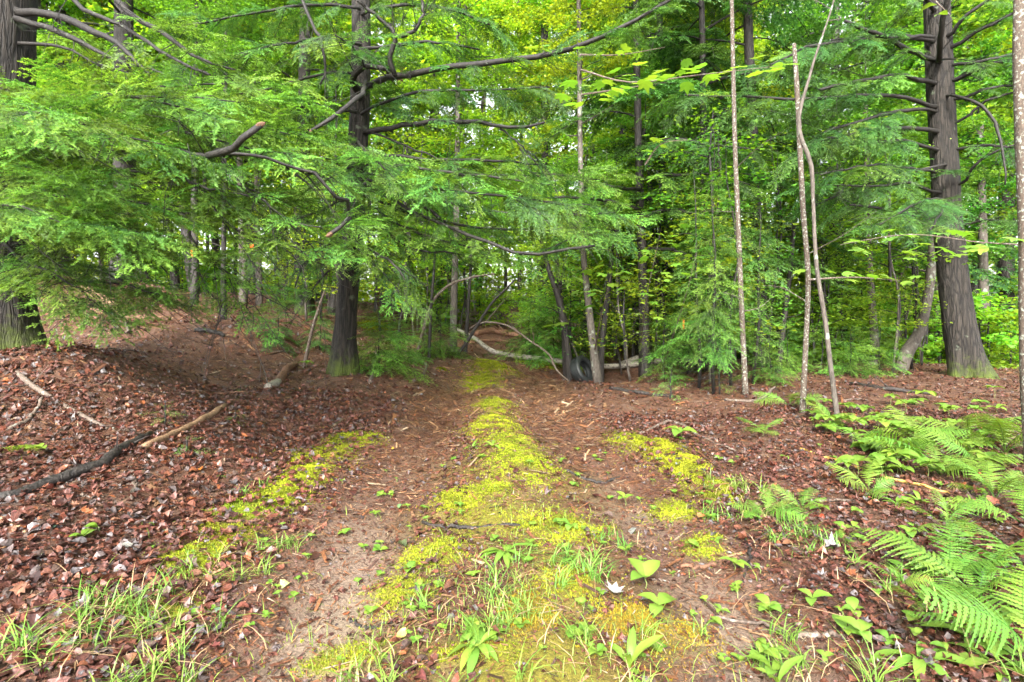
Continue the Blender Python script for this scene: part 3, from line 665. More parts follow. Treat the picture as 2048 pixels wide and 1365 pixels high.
# broken stubs with orange wood
def stub(tree, base, pxp, wp, seed):
    lb = px_limb(tree, base, pxp, wp, np.random.RandomState(seed), meshes=None, twigs=1, name='broken_limb')
    a, e = P(*pxp[-2]), P(*pxp[-1]); d = (e - a)/np.linalg.norm(e - a); rr = wp[-1]*.5*pxp[-1][2]/F
    q = np.random.RandomState(seed); V, Fc = tube(np.array([e - d*rr*1.5, e - d*rr*.2, e + d*rr*.6, e + d*rr*1.6]) - base, [rr*.93, rr*1.03, rr*.8, rr*.25], 8, .35, seed)
    V = V + q.normal(0, rr*.10, V.shape)
    ob('broken_end', mesh('broken_end', V, Fc, M_BROKEN), lb)
for pxp, wp, kw in [([(60,560,6.3),(150,600,5.9),(220,625,5.7),(270,650,5.6)], (6,5,4,2), dict(space=.11, size=.5)),
    ([(120,520,6.2),(230,555,5.9),(300,585,5.8),(330,610,5.7)], (6,5,4,2), dict(space=.11, size=.5)),
    ([(400,540,5.6),(430,600,5.4),(470,615,5.3),(510,612,5.3)], (4,4,3,2), dict(space=.11, size=.45)),
    ([(20,450,6.4),(140,470,5.2),(260,500,4.9),(360,520,4.8)], (10,8,6,3), dict(space=.12)),
    ([(20,270,6.4),(220,250,5.0),(380,265,4.7),(500,300,4.6),(600,310,4.6)], (10,8,6,5,3), {}),
    ([(20,340,6.4),(200,340,5.2),(330,350,5.0),(450,365,4.9),(560,400,4.8)], (10,8,6,5,3), {})]:
    if pxp[0][0] < 160: pxp = [(-8, pxp[0][1] - 6, 6.5)] + [(p[0], p[1], p[2]) for p in (pxp if pxp[0][0] > 60 else pxp[1:])]; wp = [v*.72 for v in wp]
    k = dict(near); k.update(kw); px_limb(T1, b1, pxp, wp, r, **k)
stub(T1, b1, [(300,296,4.6),(380,306,4.1),(435,310,3.8),(470,286,3.65),(500,262,3.6),(522,250,3.6)], (11,12,14,14,13,12), 3)
stub(T1, b1, [(440,308,3.8),(490,304,3.8),(560,325,3.9),(620,345,4.0),(670,390,4.1),(700,425,4.35),(690,455,4.3),(658,470,4.25)], (7,6,6,6,7,9,10,9), 4)

# middle left hemlock with the mossy foot --------------------------------------------------
LP = [(684,745), (690,650), (698,540), (707,430), (714,300), (720,180), (722,60), (722,-60), (724,-420)]
b8 = base_of(LP, 8.6); T8 = thing('hemlock_tree', b8, 'straight hemlock with mossy foot left of the track and long crooked limbs', 'tree')
ob('trunk', trunk_mesh(trunk_pts(LP, 8.6) - [0, 0, .12], [.175, .155, .15, .15, .148, .145, .14, .138, .12], b8, M_BARK, 28, .09, 2, 60, .5), T8)
mid = dict(space=.12, size=.72, meshes=SPRAY_XL + SPRAY_D[:2])
for pxp, wp, kw in [
    ([(730,178,8.5),(760,162,8.0),(800,155,7.6),(860,140,7.2),(960,128,6.8),(1050,118,6.5),(1140,98,6.3),(1230,65,6.1),(1340,0,6.0)], (26,20,17,15,14,12,11,9,6), dict(space=.26, size=.62, start=.3, meshes=SPRAY_D)),
    ([(735,265,8.5),(800,252,8.1),(880,246,7.8),(960,246,7.5),(1030,260,7.3),(1090,245,7.2)], (16,14,12,10,8,5), dict(space=.30, size=.6, start=.45, meshes=SPRAY_D)),
    ([(722,190,8.4),(705,160,8.0),(730,135,7.8),(770,138,7.6)], (20,17,14,12), dict(meshes=None)),
    ([(790,152,7.6),(780,110,7.5),(790,70,7.4),(755,35,7.4),(715,0,7.3)], (12,12,11,9,8), dict(space=.4, size=.6, start=.5)),
    ([(787,72,7.4),(820,70,7.3),(845,35,7.2),(843,-10,7.2)], (9,9,8,7), dict(space=.4, size=.6)),
    ([(590,-40,7.5),(620,40,7.4),(645,90,7.3),(650,130,7.3),(640,170,7.3)], (9,8,7,6,4), dict(meshes=None, twigs=5)),
    ([(725,370,8.5),(770,382,8.1),(830,405,7.8),(880,438,7.6)], (15,13,10,8), dict(space=.3, size=.6)),
    ([(735,380,8.4),(820,420,7.8),(900,455,7.2),(960,480,6.9),(1060,508,6.7),(1130,500,6.6),(1190,492,6.6)], (8,8,8,8,8,7,5), dict(space=.3, size=.55, start=.35)),
    ([(700,440,8.4),(760,455,8.0),(830,500,7.8),(900,508,7.6),(980,515,7.6)], (7,6,5,4,3), dict(space=.25, size=.55)),
    ([(720,330,8.5),(800,330,7.8),(900,345,7.2),(1000,355,6.9),(1100,370,6.8)], (10,8,7,5,3), {}),
    ([(720,350,8.5),(820,370,7.6),(940,385,7.0),(1060,400,6.7),(1180,410,6.6)], (10,8,7,5,3), {}),
    ([(720,300,8.5),(840,330,8.8),(960,350,9.2),(1080,350,9.5),(1200,360,9.8)], (10,8,7,5,3), {}),
    ([(720,360,8.5),(850,395,8.2),(980,420,8.0),(1100,430,8.0),(1230,425,8.2)], (10,8,7,5,3), {}),
    ([(720,230,8.5),(800,190,8.2),(900,180,8.0),(1000,180,8.0),(1100,175,8.1)], (10,8,7,5,3), dict(meshes=SPRAY_D, size=.8)),
    ([(722,100,8.5),(800,90,8.2),(880,85,8.0),(960,100,7.9)], (10,8,7,4), dict(meshes=SPRAY_D)),
    ([(722,30,8.5),(820,10,8.2),(900,20,8.0),(980,50,7.9)], (10,8,7,4), dict(meshes=SPRAY_D)),
    ([(722,90,8.5),(640,80,8.0),(560,90,7.6),(480,110,7.4)], (10,8,7,4), {}),
    ([(722,20,8.5),(640,10,8.0),(540,20,7.6),(440,40,7.4),(340,60,7.2)], (10,8,7,5,4), dict(meshes=SPRAY_D)),
    ([(715,230,8.5),(640,210,8.0),(580,220,7.6),(520,250,7.4)], (10,8,6,4), dict(meshes=SPRAY_D)),
    ([(700,400,8.4),(640,420,7.6),(580,450,7.2),(540,490,7.0)], (8,6,5,3), {}),
    ([(690,480,8.4),(740,500,7.6),(790,530,7.2),(810,560,7.1)], (7,6,5,3), dict(space=.25, size=.55)),
    ([(690,480,8.4),(640,500,7.6),(600,540,7.3),(590,575,7.2)], (7,6,5,3), dict(space=.25, size=.55)),
    ([(730,265,8.5),(830,300,8.2),(900,330,8.0),(960,400,7.9)], (6,5,4,3), dict(meshes=None, twigs=8)),
    ([(715,390,8.5),(830,430,8.6),(960,455,9.0),(1080,460,9.4),(1200,455,9.8)], (9,8,7,5,3), {}),
    ([(718,310,8.5),(860,320,8.0),(980,320,7.8),(1090,330,7.8)], (9,8,7,4), {}),
    ([(720,410,8.5),(800,450,8.0),(880,480,7.7),(960,500,7.6)], (8,7,5,3), {}),
    ([(692,500,8.5),(670,520,7.9),(640,560,7.5),(610,600,7.3)], (6,5,4,2), dict(space=.11, size=.5)),
    ([(694,470,8.5),(720,500,8.0),(760,540,7.7),(800,590,7.5)], (6,5,4,2), dict(space=.13, size=.5)),
    ([(714,330,8.5),(690,340,7.7),(650,360,7.2),(600,380,6.9)], (8,7,5,3), {}),
    ([(714,280,8.5),(720,290,7.8),(740,310,7.2),(770,340,6.8)], (8,7,5,3), dict(start=.3)),
    ([(712,420,8.5),(705,430,7.7),(700,450,7.2),(690,490,6.9)], (8,7,5,3), dict(start=.3, size=.6)),
    ([(718,120,8.5),(715,110,7.8),(700,90,7.3),(670,70,7.0)], (8,7,5,3), dict(start=.3)),
    ([(716,150,8.5),(640,150,7.8),(560,170,7.2),(470,190,6.9)], (9,8,6,4), {}),
    ([(1000,258,7.4),(1040,290,7.4),(1075,320,7.4),(1095,335,7.4)], (5,4,3,2), dict(meshes=SPRAY_D, size=.5)),
    ]:
    if abs(pxp[0][0] - 720) < 25: pxp = from_axis(pxp, LP, 8.6)
    k = dict(mid); k.update(kw); px_limb(T8, b8, pxp, [v*.85 for v in wp], r, **k)

stub(T8, b8, [(730,165,8.4),(728,180,7.2),(700,208,6.0),(660,240,5.8),(622,262,5.7)], (10,9,9,8,5), 5)

# big hemlock on the right ---------------------------------------------------------------
LP = [(1946,757), (1928,680), (1914,600), (1900,480), (1888,300), (1880,150), (1874,0), (1862,-300), (1850,-700)]
b20 = base_of(LP, 10.8); T20 = thing('hemlock_tree', b20, 'large rough barked hemlock on the right with tiers of bare dark limbs', 'tree')
ob('trunk', trunk_mesh(trunk_pts(LP, 10.8) - [0, 0, .15], [.29, .265, .25, .235, .225, .218, .21, .19, .15], b20, M_BARK, 40, .07, 5, 70, .55), T20)
rt = dict(space=.17, size=.85, meshes=SPRAY_D + SPRAY[:1], start=.38, down=.25)
for pxp, wp, kw in [
    ([(1862,118,10.6),(1800,90,10.0),(1740,62,9.6),(1690,42,9.4)], (15,14,12,9), {}),
    ([(1858,80,10.6),(1790,72,10.2),(1700,78,9.8),(1600,100,9.4)], (15,13,11,6), {}),
    ([(1858,75,10.6),(1780,75,10.0),(1700,85,9.4),(1600,100,9.0),(1540,130,8.9)], (12,12,10,8,4), {}),
    ([(1862,165,10.6),(1800,152,10.0),(1730,160,9.5),(1640,180,9.2)], (15,14,11,7), {}),
    ([(1864,212,10.6),(1810,195,10.1),(1730,190,9.6),(1600,198,9.2),(1470,192,9.0),(1370,190,9.0)], (14,13,11,9,7,5), {}),
    ([(1860,220,10.6),(1790,225,10.0),(1700,248,9.6),(1650,265,9.4)], (12,11,9,6), {}),
    ([(1864,262,10.6),(1810,256,10.2),(1730,262,9.8),(1640,285,9.5),(1600,300,9.4)], (17,14,10,8,5), {}),
    ([(1866,298,10.6),(1810,282,10.2),(1740,285,9.8),(1640,297,9.5)], (12,10,8,5), {}),
    ([(1868,345,10.6),(1810,335,10.2),(1740,330,9.6),(1640,350,9.2)], (10,9,7,4), {}),
    ([(1870,385,10.6),(1820,365,10.2),(1760,372,9.8),(1620,370,9.4)], (10,9,7,4), {}),
    ([(1870,446,10.6),(1820,440,10.2),(1770,420,10.0),(1700,410,9.8)], (14,10,8,5), {}),
    ([(1866,20,10.6),(1840,-20,10.2),(1790,-40,9.8)], (14,12,10), {}),
    ([(1880,115,10.2),(1884,60,9.7),(1895,0,9.4),(1905,-60,9.2)], (17,15,14,12), dict(meshes=None)),
    ([(1895,75,10.6),(1930,35,10.3),(1990,-10,10.0),(2040,-40,9.8)], (14,12,9,6), {}),
    ([(1905,95,10.6),(1960,60,10.2),(2020,30,10.0),(2090,0,9.8)], (14,12,9,6), {}),
    ([(1908,130,10.6),(1960,125,10.2),(2010,112,10.0),(2080,105,9.8)], (12,10,8,6), {}),
    ([(1908,160,10.6),(1960,135,10.2),(2040,118,10.0),(2120,110,9.8)], (14,12,10,7), {}),
    ([(1910,200,10.6),(1970,180,10.2),(2040,170,10.0),(2120,180,9.8)], (10,9,7,5), {}),
    ([(1912,245,10.6),(1980,200,10.2),(2040,180,10.0)], (9,8,6), dict(meshes=None)),
    ([(1915,192,10.3),(1960,210,10.0),(1990,250,9.8),(2005,300,9.6),(2010,370,9.5)], (8,9,9,7,4), dict(meshes=None)),
    ([(1918,370,10.6),(1950,330,10.2),(1985,305,10.0),(2030,290,9.8)], (10,8,7,5), {}),
    ([(1915,300,10.6),(1970,290,10.2),(2040,300,9.8),(2100,320,9.6)], (10,8,7,5), {}),
    ([(1925,450,10.6),(1980,440,10.2),(2040,450,9.8),(2100,480,9.6)], (8,7,6,4), {}),
    ([(1890,400,10.5),(1850,400,9.6),(1810,420,9.0),(1760,450,8.6)], (8,7,6,4), dict(start=.2)),
    ([(1900,420,10.5),(1890,410,9.6),(1880,430,9.0),(1860,460,8.6)], (8,7,6,4), dict(start=.2, size=.6)),
    ([(1890,330,10.5),(1800,350,10.8),(1700,380,11),(1600,430,11.2)], (8,7,6,4), {}),
    ]:
    pxp = from_axis(pxp, LP, 10.8)
    k = dict(rt); k.update(kw); px_limb(T20, b20, pxp, [v*.72 for v in wp], r, **k)

# ------------------------------------------------------------------ other standing trunks with a generic hemlock crown
def hemlock(pxp, d, wpx, label, mat=None, group=None, z0=2.0, z1=12, nb=26, bl=1.0, set_=None, seed=0, bare=5, flare=.35, sides=12, name='hemlock_tree'):
    q = np.random.RandomState(seed + 300)
    b = base_of(pxp, d); t = thing(name, b, label, 'tree', group)
    pts = trunk_pts(pxp, d); pts[0, 2] = min(pts[0, 2], b[2]) - .1
    rad = [v*.5*d/F for v in wpx]
    ob('trunk', trunk_mesh(pts, rad, b, mat or M_BARKD, sides, .08, seed, 40, flare), t)
    Ls = smooth_line(pts, 60) - b; st = set_ or BR
    for j in range(nb + bare):
        zz = z0 + (z1 - z0)*(j/(nb))**.9 if j < nb else q.uniform(.6, z0 + 1.0)
        i = int(np.argmin(abs(Ls[:, 2] - zz))); p = Ls[i]; a = j*2.4 + q.uniform(-.5, .5)
        dd = (math.cos(a), math.sin(a), q.uniform(-.15, .18))
        M = frame(p, dd, (q.normal(0, .15), q.normal(0, .15), 1), bl*q.uniform(.65, 1.2)*(1 - .35*max(0, (zz - 6)/10)))
        if j < nb:
            w_, f_ = st[q.randint(len(st))]; bo = ob('branch', w_, t, M); ob('foliage', f_, bo)
        else: ob('branch', BR_BARE[q.randint(3)], t, Matrix(M) @ Matrix.Diagonal((.5, .5, .5, 1)))
    return t
hemlock([(255,562),(252,500),(250,400),(248,100),(246,-200)], 13, (52,44,40,34,28), 'flared dark hemlock foot on top of the left bank', z0=2.2, z1=10, nb=22, seed=1, flare=.7, sides=20)
hemlock([(610,632),(606,560),(604,450),(608,200),(612,-100)], 13, (34,32,30,24,18), 'mossy hemlock trunk on the bank just left of the straight hemlock', M_BARK, z0=2.2, z1=10, nb=20, seed=2)
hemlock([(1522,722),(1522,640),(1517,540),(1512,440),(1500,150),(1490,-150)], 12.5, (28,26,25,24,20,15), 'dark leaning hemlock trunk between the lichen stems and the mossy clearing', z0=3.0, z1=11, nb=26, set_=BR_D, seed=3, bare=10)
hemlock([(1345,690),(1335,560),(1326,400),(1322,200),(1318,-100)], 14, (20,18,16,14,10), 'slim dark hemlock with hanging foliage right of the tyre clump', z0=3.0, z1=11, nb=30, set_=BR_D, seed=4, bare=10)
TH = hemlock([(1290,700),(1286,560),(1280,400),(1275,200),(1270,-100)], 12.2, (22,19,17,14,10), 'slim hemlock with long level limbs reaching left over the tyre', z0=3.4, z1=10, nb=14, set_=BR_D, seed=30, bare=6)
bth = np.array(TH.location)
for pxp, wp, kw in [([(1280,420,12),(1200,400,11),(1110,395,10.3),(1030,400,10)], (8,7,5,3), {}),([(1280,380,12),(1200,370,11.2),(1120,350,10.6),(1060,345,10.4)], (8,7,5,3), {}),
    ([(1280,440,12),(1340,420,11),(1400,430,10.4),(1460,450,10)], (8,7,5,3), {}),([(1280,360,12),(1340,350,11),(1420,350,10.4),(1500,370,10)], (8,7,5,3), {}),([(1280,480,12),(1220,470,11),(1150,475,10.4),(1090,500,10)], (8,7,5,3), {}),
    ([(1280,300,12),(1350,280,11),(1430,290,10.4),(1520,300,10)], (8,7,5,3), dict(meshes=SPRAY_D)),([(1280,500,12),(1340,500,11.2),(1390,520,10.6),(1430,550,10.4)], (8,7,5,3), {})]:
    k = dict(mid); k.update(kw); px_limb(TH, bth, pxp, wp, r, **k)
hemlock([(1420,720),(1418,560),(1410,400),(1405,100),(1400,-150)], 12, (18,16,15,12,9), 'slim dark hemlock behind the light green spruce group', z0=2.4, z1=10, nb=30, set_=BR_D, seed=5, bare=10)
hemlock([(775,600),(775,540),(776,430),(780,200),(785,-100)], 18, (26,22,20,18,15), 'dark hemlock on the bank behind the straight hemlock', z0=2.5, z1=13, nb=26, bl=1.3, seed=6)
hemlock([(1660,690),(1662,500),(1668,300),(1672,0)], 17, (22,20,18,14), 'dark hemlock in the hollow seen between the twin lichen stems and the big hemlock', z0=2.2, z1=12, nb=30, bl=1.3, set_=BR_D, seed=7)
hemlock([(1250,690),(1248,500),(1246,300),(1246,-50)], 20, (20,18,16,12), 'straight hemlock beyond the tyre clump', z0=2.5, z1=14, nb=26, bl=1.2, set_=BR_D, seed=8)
hemlock([(2010,720),(2012,500),(2014,200),(2016,-100)], 18, (30,28,24,18), 'dark hemlock in the hollow at the right edge', z0=.6, z1=13, nb=34, bl=1.5, set_=BR_D, seed=9)
hemlock([(120,560),(122,400),(124,200),(126,-100)], 17, (34,30,26,20), 'hemlock high on the left bank behind the leafy limbs', z0=1.2, z1=13, nb=30, bl=1.4, seed=10)
hemlock([(505,590),(506,400),(507,200),(508,-100)], 19, (22,20,18,14), 'hemlock standing behind the orange flag on the left bank', z0=3.0, z1=13, nb=26, bl=1.4, seed=12)
hemlock([(1090,640),(1090,500),(1090,300),(1092,-50)], 27, (16,15,13,10), 'far hemlock above the end of the track', z0=2.5, z1=16, nb=26, bl=1.3, seed=13)
hemlock([(870,640),(868,500),(866,300),(866,-50)], 24, (16,15,13,10), 'far hemlock left of the end of the track', z0=3, z1=16, nb=24, bl=1.3, seed=14)

# ------------------------------------------------------------------ broadleaf crowns
def make_crown(seed, n, mat, leaf=(.08, .13), R=1.7, Hh=3.4, layers=16):
    """boughs in flat tiers, leaves held along their twigs"""
    q = np.random.RandomState(seed); pos = []; wood = [tube(np.array([[0, 0, -.2], [.05, .03, Hh*.5], [0, 0, Hh]]), [.03, .02, .006], 5)]
    per = n//(layers*6)
    for k in range(layers):
        z = Hh*(k + .5)/layers; a = k*2.4 + q.uniform(-.4, .4); l = R*(.55 + .6*math.sin(math.pi*(.15 + .8*z/Hh)))*q.uniform(.6, 1.1); rise = q.uniform(-.1, .35)
        d = np.array([math.cos(a), math.sin(a), rise]); e = np.array([0, 0, z]) + d*l - [0, 0, .15*l]
        p0 = np.array([0, 0, z]); m = p0 + d*l*.5 + [0, 0, .05]
        wood.append(tube(smooth_line([p0, m, e], 5), [.014, .004], 4))
        for j in range(6):
            u = q.uniform(.25, 1.05); c = p0*(1-u) + e*u; tw = q.normal(0, 1, 3)*[.5, .5, .10]
            s = q.uniform(0, 1, (per, 1)); pos.append(c + tw*s*.8 + q.normal(0, 1, (per, 3))*[.13, .13, .07])
    pos = np.concatenate(pos); m = len(pos)
    V, Fc = scatter(LEAF5, LEAF5F, pos, q.uniform(0, 6.28, m), q.uniform(*leaf, m), .42, .35, q, q.uniform(.9, 1.5, m))
    C = np.repeat(np.clip(q.normal(.45, .3, m), 0, 1), len(LEAF5))[:, None]*np.ones((1, 3))
    return mesh('crown', V, Fc, mat, C), mesh('boughs', *cat_(wood), M_LIMB)
LEAF5 = LEAF_T[[0, 2, 4, 6, 9]]; LEAF5F = np.array([[0, 1, 3], [1, 2, 3], [0, 4, 1], [1, 4, 2]])
CR_M = [make_crown(400 + k, 3400, M_LEAF) for k in range(4)]
CR_B = [make_crown(420 + k, 3400, M_LEAFB) for k in range(4)]
CR_S = [make_crown(440 + k, 1100, M_LEAFB, (.09, .15), 1.2, 2.0, 9) for k in range(3)]
TRUNKS = []
for k in range(5):
    q = np.random.RandomState(460 + k); z = np.linspace(-.3, 14, 9); pts = np.stack([np.cumsum(q.normal(0, .10, 9)), np.cumsum(q.normal(0, .10, 9)), z], -1); pts[:, :2] -= pts[0, :2]
    V, Fc = tube(smooth_line(pts, 24), [.13, .11, .10, .085, .05], 9, .06, k)
    for mt in (M_GREYBARK, M_BARKD): TRUNKS.append((mesh('trunk', V, Fc, mt, None, True), pts))
def broadleaf(x, y, label, group, q, hs=1.0, crowns=None, ncr=3, lo=.25, tr=None, cs=1.0, name='maple_tree'):
    b = (x, y, hz(x, y)); t = thing(name, b, label, 'tree', group); t.rotation_euler.z = q.uniform(0, 6.28)
    tm, pts = TRUNKS[tr if tr is not None else q.randint(len(TRUNKS))]
    sx = q.uniform(.6, 1.3)
    ob('trunk', tm, t, Matrix.Diagonal((sx, sx, hs, 1)))
    for j in range(ncr):
        c, bw = crowns[q.randint(len(crowns))]
        f = lo + (.95 - lo)*(j + q.uniform(0, .6))/ncr; zz = 14*hs*f
        p = [np.interp(zz/hs, pts[:, 2], pts[:, 0])*sx, np.interp(zz/hs, pts[:, 2], pts[:, 1])*sx, zz]
        s = cs*q.uniform(.8, 1.35)
        co = ob('crown', c, t, Matrix.Translation(p) @ Matrix.Rotation(q.uniform(0, 6.28), 4, 'Z') @ Matrix.Diagonal((s, s, s, 1))); ob('boughs', bw, co)
    return t
q = np.random.RandomState(77)
ZP = [(150,'behind the massive left hemlock'),(340,'behind the flared hemlock foot'),(560,'behind the blazed and flagged trunks'),(800,'behind the straight mossy hemlock'),(960,'behind the arching saplings'),(1100,'straight beyond the head of the track'),(1240,'beyond the tyre'),(1400,'beyond the thick birch log'),(1560,'behind the light green spruces'),(1720,'seen past the lichen spotted pair'),(1880,'behind the curved trunk'),(9999,'beyond the big right hemlock')]
def zone(px): return next(t_ for e_, t_ in ZP if px < e_)
ZL = [('slender leafy tree in the wood beyond the left bank', 'trees beyond the left bank'), ('slender leafy tree in the bright wood beyond the end of the track', 'trees beyond the track'), ('slender leafy tree in the hollow beyond the right hemlock', 'trees in the right hollow')]
placed = []
for k in range(4000):
    if len(placed) >= 78: break
    y = 15 + 42*q.uniform()**1.25; px = q.uniform(-150, 2200); x = (px - 1024)*y/F
    if 930 < px < 1060 and y < 24: continue
    if any((x - a)**2 + (y - c)**2 < (1.0 + .035*y)**2 for a, c in placed): continue
    placed.append((x, y)); zn = 0 if px < 800 else 1 if px < 1400 else 2
    yel = zn == 1 or q.uniform() < .45
    broadleaf(x, y, ('near ' if y < 22 else 'far ' if y < 36 else 'faraway ') + 'slender tree with ' + ('yellow green' if yel else 'mid green') + ' leaves ' + zone(px), ZL[zn][1], q, (.54*y + q.uniform(0, 4))/14, CR_B if yel else CR_M, (4 if y < 30 else 3) - (1 if zn == 1 else 0), .12 if y > 20 else .22, None, 1.0 + .012*y)
for px, y in ((1042, 27), (1078, 25), (1012, 34), (1060, 40)):
    broadleaf((px - 1024)*y/F, y, {27:'bright tree closing the end of the track',25:'bright tree just right of the end of the track',34:'distant tree over the end of the track',40:'most distant tree over the end of the track'}[y], 'trees beyond the track', q, (.54*y + 2)/14, CR_B, 4, .15, None, 1.3)
ZS = [('low leafy shrub on the ground of the left bank', 'shrubs on the left bank'), ('low leafy shrub on the ground beyond the track', 'shrubs beyond the track'), ('low leafy shrub in the right hollow', 'shrubs in the right hollow')]
for k in range(190):
    y = 13.5 + 24*q.uniform()**1.2; px = q.uniform(-60, 2120) if k < 145 else q.uniform(1560, 2100); x = (px - 1024)*y/F
    if 850 < px < 1340 and y < 21: continue
    if px < 800 and y < 17: continue
    if px < 560 and y < 19: continue
    zn = 0 if px < 800 else 1 if px < 1400 else 2
    s = q.uniform(.5, 1.25); t = thing('leafy_shrub', (x, y, hz(x, y) - .1), ('knee high' if s < .75 else 'waist high' if s < 1 else 'tall') + (' near' if y < 19 else ' far') + ' leafy shrub ' + zone(px), 'shrub', ZS[zn][1]); t.rotation_euler.z = q.uniform(0, 6.28)
    c, bw = CR_S[q.randint(3)]; co = ob('foliage', c, t, Matrix.Diagonal((s, s, s*.85, 1))); ob('stems', bw, co)
# far wood, one mass
def far_wood():
    n = 36000; a = q.uniform(-52, 52, n)*math.pi/180; rr = q.uniform(52, 75, n); z = q.uniform(0, 1, n)**1.4*20
    x = rr*np.sin(a); y = rr*np.cos(a); cl = sines(x + z*.4, z*1.3 + y*.3, .9, 6, 5) + .5*sines(x*1.0, z*2.0, .3, 4, 6); k = cl > -.18 + .03*z; x, y, z = x[k], y[k], z[k]; m = len(x)
    a = q.uniform(-52, 52, 15000)*math.pi/180; rr = q.uniform(40, 58, 15000); x = np.r_[x, rr*np.sin(a)]; y = np.r_[y, rr*np.cos(a)]; z = np.r_[z, q.uniform(0, 1, 15000)**1.3*6.5]; m = len(x)
    V, Fc = scatter(LEAF5, LEAF5F, np.stack([x, y, z + H0(x, y) - 1], -1), q.uniform(0, 6.28, m), q.uniform(.3, .7, m), .5, .4, q, q.uniform(1, 1.6, m))
    tag(ob('far_wood', mesh('far_wood', V, Fc, M_LEAFB, np.repeat(q.uniform(0, 1, m), 5)[:, None]*np.ones((1, 3)))), 'far leafy wood closing the view between the trunks', 'wood', kind='stuff')
far_wood()

# ------------------------------------------------------------------ individually seen slender stems
def stem(pxp, d, wpx, label, mat, crowns=None, cr=(), name='slender_tree', sides=9, group=None, twigs=5, seed=0, rough=.10):
    b = base_of(pxp, d); t = thing(name, b, label, 'tree', group); pts = trunk_pts(pxp, d); pts[0, 2] = min(pts[0, 2], b[2]) - .06
    ob('trunk', trunk_mesh(pts, [v*.5*d/F for v in wpx], b, mat, sides, rough, seed, 36, .15), t)
    L = smooth_line(pts, 40) - b; qq = np.random.RandomState(seed + 600)
    for k in range(twigs):
        i = qq.randint(8, 38); a = qq.uniform(0, 6.28); l = qq.uniform(.3, 1.1); e = L[i] + np.array([math.cos(a)*l, math.sin(a)*l, qq.uniform(.1, .6)*l])
        ob('branch', mesh('branch', *tube(smooth_line([L[i], (L[i]+e)/2 + qq.normal(0, .05, 3), e], 6), [wpx[0]*.12*d/F, .002], 4), mat), t)
    for (f, s) in cr:
        c, bw = crowns[qq.randint(len(crowns))]; p = L[int(f*39)]
        co = ob('crown', c, t, Matrix.Translation(p) @ Matrix.Rotation(qq.uniform(0, 6), 4, 'Z') @ Matrix.Diagonal((s, s, s, 1))); ob('boughs', bw, co)
    return t
S = stem
S([(1492,792),(1484,640),(1476,440),(1470,300),(1466,120),(1462,-60)], 8.4, (11,10,10,9,8,7), 'straight thin stem with white lichen bands right of the spruce group', M_LICHEN, seed=1)
S([(1604,826),(1611,700),(1616,560),(1606,420),(1600,300),(1594,180),(1588,88)], 7.1, (11,10,10,10,10,10,7), 'left stem of the lichen spotted pair, broken off at the top', M_LICHEN, seed=2, twigs=2)
S([(1678,852),(1662,740),(1650,640),(1634,540),(1626,400),(1622,330),(1598,260),(1620,150),(1668,0),(1680,-50)], 6.7, (10,9,9,8,7,9,8,5,3,2), 'right crooked stem of the lichen spotted pair leaning left', M_GREYBARK, seed=3, twigs=2)
S([(2068,860),(2052,700),(2050,500),(2044,300),(2038,120),(2040,-60)], 4.6, (24,22,21,22,20,19), 'pale lichen stem cut by the right picture edge', M_LICHEN, seed=4, twigs=1, sides=14)
S([(388,616),(390,520),(389,420),(392,200),(394,0)], 12, (16,14,13,11,9), 'black wet thin trunk with an orange paint blaze on the left bank', M_BARKD, CR_M, ((.7,.8),), seed=5)
S([(448,642),(447,560),(448,440),(450,250),(452,50)], 10.5, (11,10,9,8,7), 'thin black trunk on the left bank right of the blazed one', M_BARKD, CR_M, ((.8,.6),), seed=6)
S([(487,594),(485,500),(482,420),(478,200),(476,0)], 15, (15,14,13,11,9), 'grey straight trunk on the left bank left of the flagged one', M_GREYBARK, CR_M, ((.6,1.),(.85,1.)), seed=7)
S([(519,590),(516,500),(514,420),(512,200),(510,0)], 15.5, (13,12,11,10,8), 'grey green trunk beside the small orange flag', M_GREYBARK, CR_B, ((.6,1.),(.85,1.)), seed=8)
S([(906,708),(908,600),(911,500),(914,350),(916,150),(918,-50)], 12.5, (15,14,13,11,9,7), 'straight brown trunk left of the birch log end', M_GREYBARK, CR_B, ((.5,.8),(.75,.9)), seed=9)
S([(1196,768),(1186,690),(1176,600),(1168,520),(1163,400),(1160,250),(1158,60),(1156,-80)], 11.6, (19,16,14,12,11,10,9,7), 'tall slender maple rising from the clump beside the tyre', M_GREYBARK, CR_B, ((.72,.7),(.9,.9)), name='maple_tree', seed=10)
S([(1140,745),(1130,660),(1118,600),(1098,540),(1082,480)], 12.2, (16,15,13,10,7), 'left leaning stem of the tyre clump forking upward', M_BARKD, CR_B, ((.97,.35),), seed=11)
S([(1132,690),(1122,600),(1115,540),(1113,480),(1112,380)], 12.4, (10,9,8,7,5), 'thin straight stem rising from the left tyre clump stem', M_BARKD, seed=12)
S([(1200,745),(1205,680),(1212,620),(1218,570),(1225,500),(1235,420)], 12.0, (13,12,12,11,9,7), 'right leaning stem just behind the tyre', M_BARKD, CR_B, ((.97,.4),), seed=13)
S([(1340,740),(1333,680),(1322,580),(1305,480),(1300,380),(1285,250)], 13, (13,12,11,10,8,6), 'dark slanting stem right of the birch log', M_BARKD, CR_M, ((.9,.6),), seed=14)
S([(1295,700),(1300,640),(1290,570),(1285,480),(1278,360)], 15, (11,10,9,8,6), 'thin bent stem behind the birch log', M_GREYBARK, CR_M, ((.9,.7),), seed=15)
S([(1745,742),(1748,660),(1743,600),(1738,520),(1735,380),(1730,200)], 13.5, (17,16,14,13,11,9), 'brown straight trunk in the hollow left of the curved one', M_GREYBARK, CR_M, ((.6,.8),(.9,.9)), seed=16)
